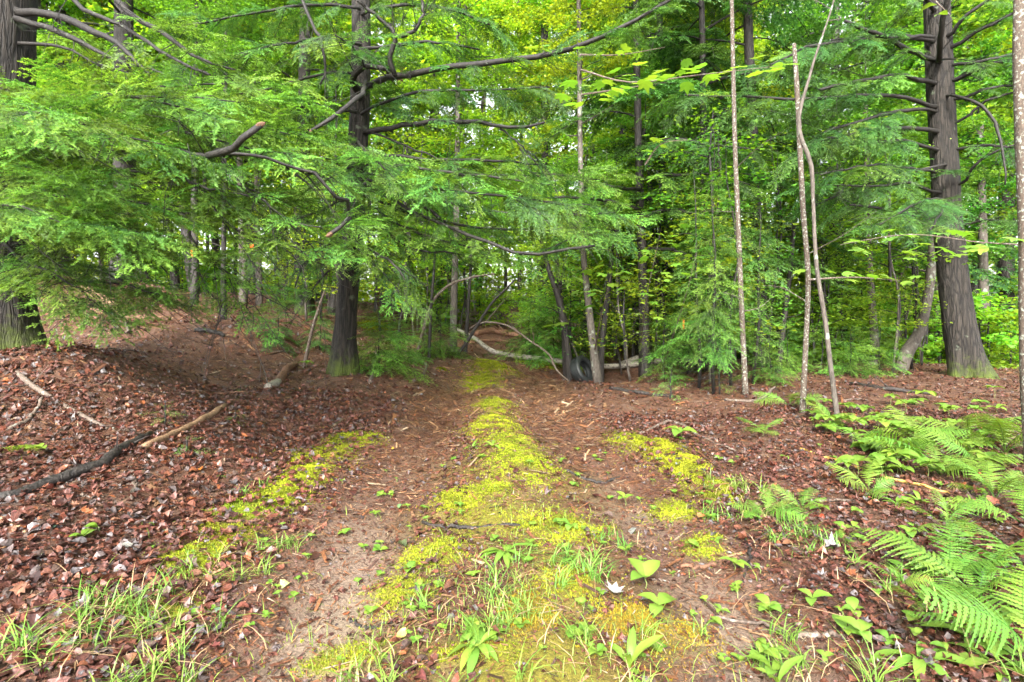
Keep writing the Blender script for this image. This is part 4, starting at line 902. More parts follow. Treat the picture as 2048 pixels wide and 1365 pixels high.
S([(1800,742),(1812,710),(1836,670),(1850,620),(1860,560),(1866,480),(1868,380)], 12.2, (20,24,22,19,17,15,12), 'curved trunk bending right in the hollow beside the big hemlock', M_GREYBARK, CR_M, ((.95,.7),), seed=17)
S([(1806,700),(1806,620),(1804,540),(1806,430),(1808,250)], 16, (13,12,12,11,9), 'pale grey straight trunk behind the curved one', M_LICHEN, CR_B, ((.8,1.),), seed=18)
S([(1556,728),(1566,660),(1574,590),(1582,520),(1588,450)], 11.5, (12,11,10,9,7), 'thin dark stem leaning right behind the lichen spotted pair', M_BARKD, seed=19)
S([(832,700),(850,650),(868,600),(900,570),(945,555),(990,548)], 11.8, (7,6.5,6,5.5,4.5,3), 'arching bare sapling bent to the right over the left track edge', M_STICK, seed=20, twigs=3, name='bent_sapling')
S([(905,718),(930,690),(955,650),(985,605),(1012,578),(1030,560)], 12.0, (6.5,6.5,6,5,4,2.5), 'leaning bare sapling left of the track end', M_BARKD, seed=21, twigs=3, name='bent_sapling')
S([(858,700),(862,620),(868,540),(872,470)], 11.5, (6,6,5,4), 'thin dark sapling beside the arching one', M_BARKD, CR_S, ((.8,.5),), seed=22, name='thin_sapling')
S([(930,690),(936,620),(940,560),(945,480)], 13, (8,7,6,5), 'thin sapling behind the leaning bare one', M_BARKD, CR_S, ((.7,.7),), seed=23, name='thin_sapling')
S([(606,720),(630,640),(650,580)], 9.2, (7,6,4), 'thin stick sapling leaning right before the straight hemlock', M_STICK, seed=24, twigs=2, name='thin_sapling')
S([(760,380,20),(775,290,20),(800,160,20),(815,60,20)], 20, (13,13,12,10), 'reddish dead trunk slanting right far behind the straight hemlock', M_LOG, seed=25, twigs=0)
S([(1970,700),(1968,600),(1965,450),(1960,250)], 15, (18,17,15,12), 'grey trunk in the hollow right of the big hemlock', M_GREYBARK, CR_M, ((.5,.9),(.8,1.)), seed=26)

CR_T = [make_crown(480 + k, 520, M_LEAFB if k % 2 else M_LEAF, (.055, .10), .8, 1.8, 8) for k in range(4)]
STEMS = []
for k in range(5):
    qq = np.random.RandomState(490 + k); z = np.linspace(-.1, 5, 9); pts = np.stack([np.cumsum(qq.normal(0, .09, 9)), np.cumsum(qq.normal(0, .09, 9)), z], -1); pts[:, :2] -= pts[0, :2]
    prt = [tube(smooth_line(pts, 16), [.026, .02, .014, .006], 6)]
    for j in range(9):
        i = qq.randint(2, 9); e = pts[i] + qq.normal(0, .45, 3) + [0, 0, .35]; prt.append(tube([pts[i], (pts[i] + e)/2 + qq.normal(0, .04, 3), e], [.007, .002], 3))
    for mt in (M_GREYBARK, M_BARKD): STEMS.append((mesh('stem', *cat_(prt), mt, None, True), pts))
q = np.random.RandomState(98); cnt = 0
for k in range(400):
    if cnt >= 112: break
    y = q.uniform(9.5, 18); px = q.choice([q.uniform(780, 1480), q.uniform(1480, 1860), q.uniform(540, 800)], p=[.62, .26, .12]); x = (px - 1024)*y/F
    if 925 < px < 1120 and y < 17: continue
    if px > 1480 and y < 11.2: continue
    if px < 940 and y < 12: continue
    if 1120 <= px < 1400 and y < 11.5: continue
    cnt += 1; hs = q.uniform(.55, 1.15); yel = q.uniform() < .6
    t = thing('leafy_sapling', (x, y, hz(x, y)), ('low' if hs < .75 else 'middling' if hs < .95 else 'tall') + ' thin sapling with small ' + ('yellow green' if yel else 'mid green') + ' leaves ' + zone(px), 'sapling', 'thin leafy saplings of the understory'); t.rotation_euler.z = q.uniform(0, 6.28)
    sm, pts = STEMS[q.randint(len(STEMS))]; ob('stem', sm, t, Matrix.Diagonal((1, 1, hs, 1)))
    for f in (.25, .5, .78):
        p = [np.interp(5*f, pts[:, 2], pts[:, 0]), np.interp(5*f, pts[:, 2], pts[:, 1]), 5*f*hs - .3]; c, bw = CR_T[2*q.randint(2) + (1 if yel else 0)]; sc_ = q.uniform(.7, 1.25)
        co = ob('crown', c, t, Matrix.Translation(p) @ Matrix.Rotation(q.uniform(0, 6.28), 4, 'Z') @ Matrix.Diagonal((sc_, sc_, sc_*.8, 1))); ob('boughs', bw, co)

# ------------------------------------------------------------------ young conifers
def young(px, py, h, label, q, meshes, d=None, n=22, s=.8, lo=.08, group=None, rad=.012, name='young_hemlock', down=.12):
    g = G(px, py) if d is None else np.array([*P(px, py, d)[:2], hz(*P(px, py, d)[:2])])
    t = thing(name, g, label, 'sapling', group)
    z = np.linspace(-.05, h, 7); pts = np.stack([np.cumsum(q.normal(0, .012*h, 7)), np.cumsum(q.normal(0, .012*h, 7)), z], -1); pts[:, :2] -= pts[0, :2]
    ob('stem', mesh('stem', *tube(pts, [rad, rad*.8, .003], 6), M_LIMB, None, True), t)
    for j in range(n):
        u = lo + (1 - lo)*((j + .5)/n)**.9; p = [np.interp(u*h, z, pts[:, 0]), np.interp(u*h, z, pts[:, 1]), u*h]; a = j*2.4 + q.uniform(-.4, .4)
        ob('spray', meshes[q.randint(len(meshes))], t, frame(p, (math.cos(a), math.sin(a), -down + .5*u*u + q.normal(0, .12)), (q.normal(0, .2), q.normal(0, .2), 1), s*(1.1 - .75*u)*q.uniform(.75, 1.2)))
    return t
q = np.random.RandomState(91)
YG = [(760,742,1.0,'bushy young hemlock right of the mossy hemlock foot',SPRAY,40,1.35),(800,725,.8,'lower young hemlock nearest the left track edge',SPRAY,30,1.1),(640,700,.9,'young hemlock left of the mossy hemlock foot',SPRAY_D,20,.8),
      (560,690,.7,'young hemlock low on the bank left of the leaning stick sapling',SPRAY_D,18,.8),(1060,722,1.5,'dense young hemlock right of the track end',SPRAY,44,1.5),(1110,735,1.7,'dense young hemlock left of the tyre',SPRAY,48,1.5),(1150,725,1.6,'young hemlock directly behind the tyre',SPRAY,40,1.4),
      (1095,715,1.6,'young hemlock between the track end and the tyre clump',SPRAY,44,1.6),(1340,800,.5,'little young spruce on the leaf litter left of the spruce group',SPRAY_L,16,.8),
      (330,850,.22,'tiny bright hemlock seedling with wide flat twigs on the left leaf litter',SPRAY_L,9,.62),(372,905,.14,'tiny hemlock seedling on the left litter below the larger one',SPRAY_L,6,.4),(470,850,.14,'tiny hemlock seedling right of the larger one on the left litter',SPRAY_L,6,.36),(482,788,.12,'smallest hemlock seedling near the rotten birch piece',SPRAY_L,5,.3),
      (1440,790,.7,'dense little spruce at the foot of the spruce group',SPRAY_L,18,.7),(1000,640,1.6,'young hemlock at the head of the track',SPRAY,22,1.0)]
for px, py, h, lab, ms, n, s in YG: young(px, py, h, lab, q, ms, n=n, s=s)
for k, (px, py, h, lab) in enumerate([(1398,775,3.6,'leftmost tall young spruce of the light green group'),(1428,790,3.2,'second young spruce of the light green group with a bare lower stem'),(1462,772,4.2,'tallest young spruce in the light green group'),(1375,750,3.0,'young spruce at the back left of the light green group'),(1505,765,3.4,'rightmost young spruce of the light green group'),(1440,740,4.5,'young spruce hidden at the back of the light green group')]):
    t = young(px, py, h, lab, q, SPRAY_L if k % 2 == 0 else SPRAY_L + SPRAY, n=80, s=1.25, lo=.18, rad=.028, name='young_spruce', down=.3)
    for j in range(10):
        a = q.uniform(0, 6.28); ob('dead_branch', BR_BARE[q.randint(3)], t, frame((0, 0, h*q.uniform(.06, .4)), (math.cos(a), math.sin(a), q.uniform(-.35, .1)), (0, 0, 1), q.uniform(.14, .32)))
for k, (px, py, h) in enumerate([(1290,700,5.5),(1370,705,6.0),(1210,690,5.5),(1560,700,5),(1620,715,4.5),(960,640,5),(1700,725,3.5)]):
    young(px, py, h, ['tall young hemlock behind the thick birch log','tall young hemlock right behind the spruce group','tall young hemlock behind the tyre','tall young hemlock beside the dark leaning trunk','tall young hemlock behind the lichen spotted pair','tall young hemlock at the left of the track head','shorter young hemlock left of the curved trunk'][k], q, SPRAY + SPRAY_D[:1], n=46, s=1.35, lo=.12, rad=.04, group='young hemlocks of the thicket', down=.25)

for k, (px, py, h) in enumerate([(1330,765,1.2),(1360,745,1.5),(1545,765,1.1),(1575,745,1.4),(1640,750,1.0),(1700,752,.9),(1760,748,1.2),(880,715,1.1),(850,712,.9),(1345,705,1.8),(1225,700,1.6)]):
    young(px, py, h, 'low feathery young hemlock ' + ['before the slanting dark stem','at the left foot of the spruce group','left of the lichen spotted pair','behind the lichen spotted pair','right of the crooked stem','on the litter midway to the curved trunk','at the foot of the curved trunk','under the arching sapling','left of the arching sapling','behind the right end of the birch log','well behind the tyre'][k], q, SPRAY if k % 2 else SPRAY + SPRAY_L, n=30, s=1.15, lo=.04)
# ------------------------------------------------------------------ striped maple sprigs: big leaves held in flat rows
def maple_leaf_mesh(seed):
    qq = np.random.RandomState(seed)
    prof = [(0, 1.0), (13, .62), (22, .50), (32, .74), (46, .80), (58, .50), (72, .52), (92, .46), (120, .36), (150, .30), (175, .26)]
    pts = [(math.radians(a), rr) for a, rr in prof]; pts = pts + [(-a, rr) for a, rr in pts[:0:-1]]
    V = [[.26, 0, 0]] + [[.26 + .74*rr*math.cos(a), .74*rr*math.sin(a)*1.05, 0] for a, rr in pts]; V = np.array(V)
    V[:, 2] = -.22*(V[:, 0] - .3)**2 - .35*V[:, 1]**2 + .12*np.abs(V[:, 1]) + qq.normal(0, .012, len(V)) 
    n = len(pts); Fc = np.array([[0, 1+k, 1+(k+1) % n] for k in range(n)])
    c = np.clip(.4 + .5*qq.uniform() + .15*(V[:, :1] > .6), 0, 1)*np.ones((1, 3))
    return mesh('leaf', V, Fc, M_BIGLEAF, c, True)
MAPLE = [maple_leaf_mesh(k) for k in range(5)]
def oval_leaf_mesh(seed, wd=.36, mat=None, fold=.25, nm='leaf', droop=.3, tipw=1.0):
    qq = np.random.RandomState(seed); n = 8; s = np.linspace(0, 1, n); hw = wd*np.sin(np.pi*np.clip(s**tipw, 0, 1))**.8; hw[0] = .012; hw[-1] = .004
    z = -droop*s*s + .10*np.sin(s*3)
    V = np.concatenate([np.stack([s, 0*s, z], -1), np.stack([s, hw, z + fold*hw + .015*np.sin(s*17 + seed)], -1), np.stack([s, -hw, z + fold*hw + .015*np.sin(s*15 + seed)], -1)])
    i = np.arange(n-1); Fc = np.concatenate([np.stack([i, i+1, n+i+1, n+i], -1), np.stack([i, 2*n+i, 2*n+i+1, i+1], -1)])
    c = (.45 + .35*qq.uniform())*np.ones((3*n, 3)); c[:n] += .2
    return mesh(nm, V, Fc, mat or M_HERB, np.clip(c, 0, 1), True)
OVAL = [oval_leaf_mesh(k, .34) for k in range(3)]; LANCE = [oval_leaf_mesh(10 + k, .115, None, .3, droop=.35, tipw=1.3) for k in range(4)]; ROUND = [oval_leaf_mesh(20 + k, .42, droop=.1) for k in range(2)]
def sprig(px0, label, q, leaves, sz, meshes=MAPLE, wpx=4, name='striped_maple_sprig', cat='branch', flat=.1):
    pts = np.array([P(*p) for p in px0]); b = pts[0]; t = thing(name, b, label, cat)
    ob('stem', mesh('stem', *tube(smooth_line(pts, 12) - b, [wpx*.5*px0[0][2]/F, .002], 5), M_STICK), t)
    for (px, py, d, s) in leaves:
        p = P(px, py, d) - b; a = q.uniform(0, 6.28)
        ob('leaf', meshes[q.randint(len(meshes))], t, frame(p, (math.cos(a), math.sin(a)*.8 - .3, -.15 + q.normal(0, flat)), (q.normal(0, .2), q.normal(-.15, .2), 1), sz*s*q.uniform(.8, 1.2)))
    return t
q = np.random.RandomState(55)
def row(x0, y0, x1, y1, d, n, jx=18, jy=14): return [(x0 + (x1-x0)*k/(n-1) + q.normal(0, jx), y0 + (y1-y0)*k/(n-1) + q.normal(0, jy), d + q.normal(0, .2), 1) for k in range(n)]
sprig([(1162,140,6.2),(1260,165,5.6),(1400,150,5.0),(1560,132,4.6)], 'row of large bright maple leaves hanging across the upper centre', q, row(1180,160,1570,132,5, 26, 20, 12), .17)
sprig([(1162,190,6.4),(1230,180,6.2),(1330,165,6.0)], 'shorter row of maple leaves under the long bright row', q, row(1130,200,1330,150,6, 16, 25, 20), .17)
sprig([(1160,110,6.6),(1240,110,6.3),(1330,95,6.1)], 'sparse maple leaves above the long bright row', q, row(1090,110,1330,95,6.3, 12, 30, 20), .15)
sprig([(2060,490,5.4),(1960,485,5.0),(1800,470,4.8),(1680,490,4.8)], 'fan of pale maple leaves in front of the big right hemlock trunk', q, row(1700,490,2030,490,4.9, 24, 20, 12) + row(1780,460,1920,462,4.9, 8, 15, 5), .16)
sprig([(1616,560,7.0),(1700,555,6.9),(1800,562,6.9)], 'lower maple leaf row between the lichen spotted pair and the big hemlock', q, row(1640,545,1830,565,6.9, 12, 15, 8), .17)
sprig([(1190,700,11.4),(1205,620,10.2),(1225,540,9.6)], 'sapling top of broad pale leaves above the tyre', q, row(1165,600,1250,540,9.6, 20, 22, 26), .21)
sprig([(1280,700,12),(1300,560,10),(1320,470,9.6)], 'broad leaved sapling left of the spruce group', q, row(1280,600,1350,470,9.6, 26, 28, 30), .19)
sprig([(1330,720,11),(1380,560,9.2),(1400,480,9.0)], 'broad leaved sapling twined into the spruce group', q, row(1330,590,1420,480,9.0, 22, 30, 35), .17)
sprig([(1130,650,10.8),(1120,640,10.7),(1115,635,10.7)], 'two round pale leaves in front of the young hemlocks', q, [(1105,650,10.7,1.3),(1135,645,10.7,1.3)], .24)
sprig([(1850,-40,4.2),(1870,0,4.1),(1900,30,4.0)], 'few oval beech leaves dangling at the top right', q, row(1845,5,1920,5,4.0, 7, 12, 9) + [(1900,35,4,1),(1895,30,4,1)], .10, OVAL, flat=.6)
sprig([(1290,330,7.4),(1320,290,7.3),(1380,280,7.3)], 'small maple twig left of the straight lichen stem', q, row(1280,285,1340,300,7.3, 7, 15, 10), .15)

# ------------------------------------------------------------------ ferns
def frond_mesh(seed, pin=19):
    qq = np.random.RandomState(seed); V, Fc, C, n = [], [], [], 0
    def arch(s): return np.array([s, .06*math.sin(s*2 + seed)*s, .42*s - .55*s*s])
    parts = [tube(np.array([arch(s) for s in np.linspace(0, 1, 9)]), [.007, .005, .002], 4) + (np.full((9*4+2, 3), .1),)]
    for k in range(pin):
        s = .2 + .79*k/(pin-1); l = .30*math.sin(math.pi*min(1, (1.03 - s)/.86))**.8*(1 if s > .3 else .8)*qq.uniform(.72, 1.12) + .008
        p = arch(s); tang = arch(min(1, s+.02)) - arch(s-.02); tang /= np.linalg.norm(tang)
        for sg in (1, -1):
            d = np.array([qq.uniform(.25, .5)*tang[0], sg*.92, .38*tang[2] - .10 + qq.normal(0, .12)]); d /= np.linalg.norm(d); m = max(3, int(l/.032)); w = .5*.79/(pin-1)*.80
            sd = tang - d*np.dot(tang, d); sd /= np.linalg.norm(sd)
            vs, fs = [], []
            for j in range(m):
                u0, u1 = j/m, (j+1)/m; ww = w*(1 - .8*u0**1.4); c0 = p + d*l*u0 + [0, 0, -.25*l*u0*u0]; c1 = p + d*l*u1 + [0, 0, -.25*l*u1*u1]
                w2 = w*(1 - .8*u1**1.4); b = len(vs)
                vs += [c0 - sd*ww*.5, c0 + sd*ww*.5, c1 + sd*w2*.5, c1 - sd*w2*.5, (c0 + c1)*.5 + sd*ww*1.15 + d*l*.3/m, (c0 + c1)*.5 - sd*ww*1.15 + d*l*.3/m]
                fs += [[b, b+1, b+2], [b, b+2, b+3], [b+1, b+4, b+2], [b, b+3, b+5]]
            V_ = np.array(vs); parts.append((V_, np.array(fs), np.full((len(V_), 3), .35 + .5*qq.uniform())))
    V, Fc, C = cat_(parts)
    return mesh('frond', V, Fc, M_FERN, C, False)
FROND = [frond_mesh(k) for k in range(5)]
def fern(px, py, L, n, label, q, spread=None, rise=.5, group=None, d=None):
    g = G(px, py); t = thing('fern', g, label, 'fern', group)
    for k in range(n):
        a = (k/n*6.28 + q.uniform(-.3, .3)) if spread is None else math.radians(q.uniform(*spread))
        ob('frond', FROND[q.randint(5)], t, frame((0, 0, 0), (math.cos(a), math.sin(a), rise*q.uniform(.5, 2.2)), (q.normal(0, .4), q.normal(0, .4), 1), L*q.uniform(.6, 1.2)))
q = np.random.RandomState(66)
for a in [(2010,905,.62,8,'large fern below the pale lichen stem at the right edge'),(1940,880,.62,8,'fern left of the large one, nearest the big hemlock'),(1990,1000,.5,7,'fern filling the right edge under the large one'),(1880,950,.55,8,'fern among round leaved herbs right of the leaning stem'),
          (2075,1180,.52,8,'big bright fern fanning in from the lower right edge'),(1960,1210,.5,8,'fern in front of the big bright fern at lower right'),(1900,1170,.36,6,'small fern left of the big bright fern'),(1740,985,.36,7,'fern with drooping fronds on the right leaf litter'),(1790,930,.42,6,'fern behind the drooping one on the right litter'),
          (1525,868,.36,6,'pale fern at the foot of the lichen spotted pair'),(1580,815,.42,6,'fern between the stems of the lichen spotted pair'),(1530,1035,.30,6,'bright small fern in the grass at the right track edge'),(1605,1025,.26,5,'small fern just right of the bright one in the grass'),(1800,1175,.24,5,'small yellow green fern on the litter at lower right'),
          (1860,1240,.22,5,'tiny fern beside the broad rosette at lower right'),(2060,1330,.5,7,'fern cut by the lower right corner'),(1690,1090,.14,4,'tiny fern in the near right track grass'),(1660,850,.34,5,'fern right of the leaning crooked stem'),(1830,890,.45,7,'fern in the herb patch left of the big hemlock ferns'),(1960,940,.5,6,'upright fern between the two right edge ferns'),(1720,890,.3,5,'small fern amid the herbs right of the crooked stem'),(2050,1060,.42,6,'dark fern at the right edge above the big bright fern'),(1890,1060,.3,5,'small fern under the right edge ferns')]: fern(*a, q)
fern(418,965,.13,1,'single tiny fern frond lying on the left leaf litter', q, (20, 40), .1)

# ------------------------------------------------------------------ herbs
def herb(px, py, leaves, L, label, q, meshes, stem_h=0.0, rise=.35, name='rosette_herb', group=None, jit=.35, g=None):
    g = G(px, py) if g is None else g; t = thing(name, g, label, 'herb', group)
    if stem_h: ob('stem', mesh('stem', *tube(np.array([[0, 0, -.01], [.01, 0, stem_h*.5], [0, .01, stem_h]]), .0025, 4), M_STEM), t)
    for k in range(leaves):
        a = k*6.28/leaves + q.normal(0, jit) if leaves > 2 else q.uniform(0, 6.28)
        ob('leaf', meshes[q.randint(len(meshes))], t, frame((0, 0, stem_h*(1 if stem_h else 0)), (math.cos(a), math.sin(a), rise*q.uniform(.3, 1.6)), (q.normal(0, .1), q.normal(0, .1), 1), L*q.uniform(.7, 1.2)))
q = np.random.RandomState(68)
for a in [(1010,1125,14,.15,'broad pale rosette of long leaves in the centre foreground',LANCE),(955,1325,11,.17,'large rosette of long leaves at the bottom edge left of centre',LANCE),(1260,1345,5,.17,'upright long leaves at the bottom edge right of centre',LANCE,0,1.2),
          (1835,1330,9,.20,'long leaved rosette at the bottom right',LANCE),(1945,1290,11,.20,'large glossy rosette below the big bright fern',LANCE),(1995,1345,9,.18,'rosette in the bottom right corner',LANCE),(1555,1350,3,.15,'pair of pale upright leaves at the bottom edge, right half',LANCE,0,1.2),
          (985,912,6,.13,'thin star shaped rosette on the big middle moss cushion',LANCE,0,.5),(945,905,5,.10,'small leafy herb at the left edge of the middle moss cushion',LANCE,0,.9),(1795,1010,6,.12,'star rosette on the right litter near the drooping fern',LANCE,0,.9),(1840,1000,7,.13,'second star rosette on the right litter',LANCE,0,.7),
          (1920,1010,6,.14,'broad low rosette under the right edge ferns',LANCE),(1850,1020,5,.10,'small rosette between the two star rosettes and the ferns',LANCE)]: herb(*a[:5], q, *a[5:])
for a in [(1362,880,6,.17,'herb with a whorl of broad oval leaves beside the round moss cushion',OVAL,.10,.15),(1845,800,5,.18,'herb with five broad leaves in front of the big right hemlock',OVAL,.12,.1),(612,745,7,.11,'bright leafy herb at the foot of the straight hemlock',OVAL,.12,.4),(80,908,3,.10,'three leaved seedling on the green moss at the left edge',ROUND,.05,.3),
          (165,1090,4,.08,'four leaved seedling on the lower left leaf litter',ROUND,.04,.4),(195,1070,2,.08,'two leaved seedling beside the four leaved one',ROUND,.04,.5),(1290,1175,3,.14,'herb with one tall oval leaf right of the centre rosette',OVAL,.06,.9),(1318,1225,3,.14,'broad leaf pair near the white leaf right of centre',OVAL,.03,.4),
          (1250,1000,3,.08,'small two leaved seedling on the right wheel track',OVAL,.06,.7),(1140,1060,3,.10,'low grey green leaf pair in the centre grass',OVAL,.02,.2)]: herb(*a[:5], q, *a[5:], name='broadleaf_herb')
for k in range(64):
    px, py = q.uniform(1580, 2000), q.uniform(795, 970)
    if py > 880 and px < 1690: px += 180
    herb(px, py, q.randint(5, 10), q.uniform(.09, .14) if k % 2 else q.uniform(.10, .16), ('low leafy herb ' if k % 2 else 'taller leafy herb ') + ('round the foot of the crooked stem' if px < 1690 else 'between the crooked stem and the curved trunk' if px < 1790 else 'in front of the big right hemlock' if px < 1900 else 'among the ferns of the right edge') + (', back row' if py < 860 else ', front row'), q, OVAL, q.uniform(.04, .08) if k % 2 else q.uniform(.12, .18), .3, 'woodland_herb', 'woodland herbs on the right')
for k in range(110):
    px, py = q.uniform(680, 1480), q.uniform(880, 1340)
    herb(px, py, q.randint(3, 6), q.uniform(.02, .055), 'tiny round leaved seedling ' + ('on the left wheel track' if px < 850 else 'on the mossy middle strip' if px < 1150 else 'on the right wheel track') + (' in the foreground' if py > 1150 else ' beyond the rosettes'), q, ROUND, q.uniform(.01, .03), .4, 'seedling', 'seedlings on the track')
for k in range(80):
    px, py = q.uniform(1420, 2040), q.uniform(850, 1340)
    herb(px, py, q.randint(2, 5), q.uniform(.035, .09), 'small green seedling on the litter ' + ('right of the track grass' if px < 1700 else 'left of the right edge ferns' if px < 1880 else 'between the right edge ferns') + (' in the foreground' if py > 1080 else ' further back'), q, OVAL, q.uniform(.02, .05), .4, 'seedling', 'seedlings on the right litter')
for k in range(26):
    px, py = q.uniform(300, 620), q.uniform(1040, 1330)
    herb(px, py, q.randint(3, 6), q.uniform(.02, .045), 'tiny green seedling at the grassy lower left', q, ROUND, q.uniform(.01, .03), .4, 'seedling', 'seedlings at the lower left')

# ------------------------------------------------------------------ grass
def blades(pos, lean, hgt, q, wid, dry=0.1):
    m = len(pos); a = q.uniform(0, 6.28, m); h = hgt*q.uniform(.5, 1.3, m); ln = lean*q.uniform(.4, 1.4, m)
    d = np.stack([np.cos(a), np.sin(a), 0*a], -1); sd = np.stack([-np.sin(a), np.cos(a), 0*a], -1)*wid*q.uniform(.6, 1.3, (m, 1))
    up = np.array([0, 0, 1.0]); cs = []
    for t_ in (0, .35, .7, 1.0): cs.append(pos + d*(ln*h*t_*t_)[:, None] + up*(h*(t_ - .45*ln*t_*t_).clip(-1, 1))[:, None])
    V = np.stack([cs[0] - sd*.7, cs[0] + sd*.7, cs[1] - sd, cs[1] + sd, cs[2] - sd*.7, cs[2] + sd*.7, cs[3]], 1).reshape(-1, 3)
    Fc = (np.array([[0, 1, 3], [0, 3, 2], [2, 3, 5], [2, 5, 4], [4, 5, 6]])[None] + (np.arange(m)*7)[:, None, None]).reshape(-1, 3)
    C = np.repeat(q.uniform(0, 1, m), 7)[:, None]*np.ones((1, 3))
    return V, Fc, C
M_STRAW = mat_plain('straw', (.28, .19, .10), .6)
q = np.random.RandomState(70)
for k, (px, py, n, sp, h, lab) in enumerate([(575,1100,60,.05,.12,'round green grass tuft at the left edge of the left wheel track'),(450,1160,90,.09,.12,'grass tuft spilling over the yellow cushion at lower left'),(250,1260,160,.18,.16,'wide straw mixed grass tuft at the lower left'),(110,1300,150,.2,.16,'grass clump in the lower left corner'),(330,1330,120,.18,.14,'grass tuft at the bottom edge on the left'),
      (1140,1150,140,.14,.13,'fine grass tuft right of the centre rosette'),(1475,985,90,.13,.15,'thin grass tuft on the right track edge beside the moss tongue'),(1530,1045,150,.18,.13,'dense grass patch under the bright small fern'),(1620,1100,100,.16,.12,'grass patch right of the near right wheel track'),(1720,1160,80,.16,.12,'sparse grass on the right litter near the tiny ferns'),
      (1600,1330,60,.14,.13,'sparse grass at the bottom edge, right half'),(1230,1330,120,.2,.12,'grass at the bottom edge around the upright leaves'),(900,1230,80,.18,.12,'sparse grass left of the bottom centre'),(1080,1280,80,.16,.12,'grass between the two foreground rosettes'),(770,1330,70,.14,.12,'grass at the bottom edge beside the left wheel track'),
      (1260,1080,50,.12,.11,'fine grass at the edge of the near right wheel track'),(1950,1340,90,.25,.22,'tall grass between the bottom right rosettes'),(505,985,30,.07,.10,'few grass blades on the dark moss sheet at left'),(1440,1310,40,.14,.1,'few blades on the orange moss carpet')]):
    g = G(px, py); cc = q.normal(0, 1, (max(2, n//14), 2)); ci = q.randint(len(cc), size=n); x = g[0] + cc[ci, 0]*sp + q.normal(0, .022, n); y = g[1] + cc[ci, 1]*sp*.8 + q.normal(0, .022, n)
    V, Fc, C = blades(np.stack([x, y, HT(x, y)], -1), 1.0, h, q, .003)
    t = thing('grass_tuft', g, lab, 'grass'); ob('blades', mesh('blades', V - g, Fc, M_GRASS, C), t)['kind'] = 'stuff'
    m = n//5; x = g[0] + q.normal(0, sp, m); y = g[1] + q.normal(0, sp*.8, m); V, Fc, C = blades(np.stack([x, y, HT(x, y)], -1), 1.3, h, q, .0022)
    ob('dry_blades', mesh('dry_blades', V - g, Fc, M_STRAW), t)['kind'] = 'stuff'
x, y = wedge(17000, 2.0, 6.0, q, .5); mo, so, pa = masks(x, y); dm, _ = poly_dist(x, y, MID)
cl = sines(x, y, 3.0, 5, 91); kp = (q.uniform(0, 1, len(x)) < np.clip((4.6 - y)/1.5, 0, 1)*np.clip(cl*1.5 + .5, 0, 1)*np.clip(1.2 - dm/1.6, .04, 1)*(1 - .7*so)); x, y = x[kp], y[kp]
V, Fc, C = blades(np.stack([x, y, HT(x, y)], -1), .9, .075, q, .0018)
tag(ob('thin_grass', mesh('thin_grass', V, Fc, M_GRASS, C)), 'thin scattered grass blades over the near track', 'grass', kind='stuff')

# ------------------------------------------------------------------ logs, sticks, tyre, flags
def ground_line(pxp, lift):
    o = []
    for p in pxp:
        g = G(p[0], p[1]); o.append(g + [0, 0, lift + (p[2] if len(p) > 2 else 0)])
    return np.array(o)
def stick(pxp, wpx, label, mat, q, cat='stick', name='fallen_stick', twigs=0, sides=7, broken=False, rough=.12):
    L = ground_line(pxp, 0); rad = [max(.004, w_*.62*l[1]/F) for w_, l in zip(np.interp(np.linspace(0, 1, len(L)), np.linspace(0, 1, len(wpx)), wpx), L)]
    L[:, 2] += np.array(rad)*.7; b = L[0].copy(); S_ = smooth_line(L - b, 16); S_[1:-1] += q.normal(0, .006, (14, 3))
    if not (twigs or broken):
        o = ob(name, mesh(name, *tube(S_, rad, sides, rough, q.randint(999)), mat, None, True)); o.location = b; return tag(o, label, cat)
    t = thing(name, b, label, cat); ob('bark', mesh('bark', *tube(S_, rad, sides, rough, q.randint(999)), mat, None, True), t)
    for k in range(twigs):
        i = q.randint(3, 14); d = q.normal(0, 1, 3); d[2] = abs(d[2])*.8; l = q.uniform(.1, .35)*(1 + .04*L[0, 1]); e = S_[i] + d/np.linalg.norm(d)*l
        ob('side_twig', mesh('side_twig', *tube([S_[i], (S_[i] + e)/2, e], [rad[0]*.3, .002], 4), mat), t)
    if broken:
        d = S_[-1] - S_[-2]; d /= np.linalg.norm(d); rr = rad[-1]
        ob('broken_end', mesh('broken_end', *tube([S_[-1] - d*rr, S_[-1] + d*rr*.5, S_[-1] + d*rr*2], [rr*.95, rr, rr*.3], 8, .3, 3), M_BROKEN), t)
    return t
q = np.random.RandomState(72)
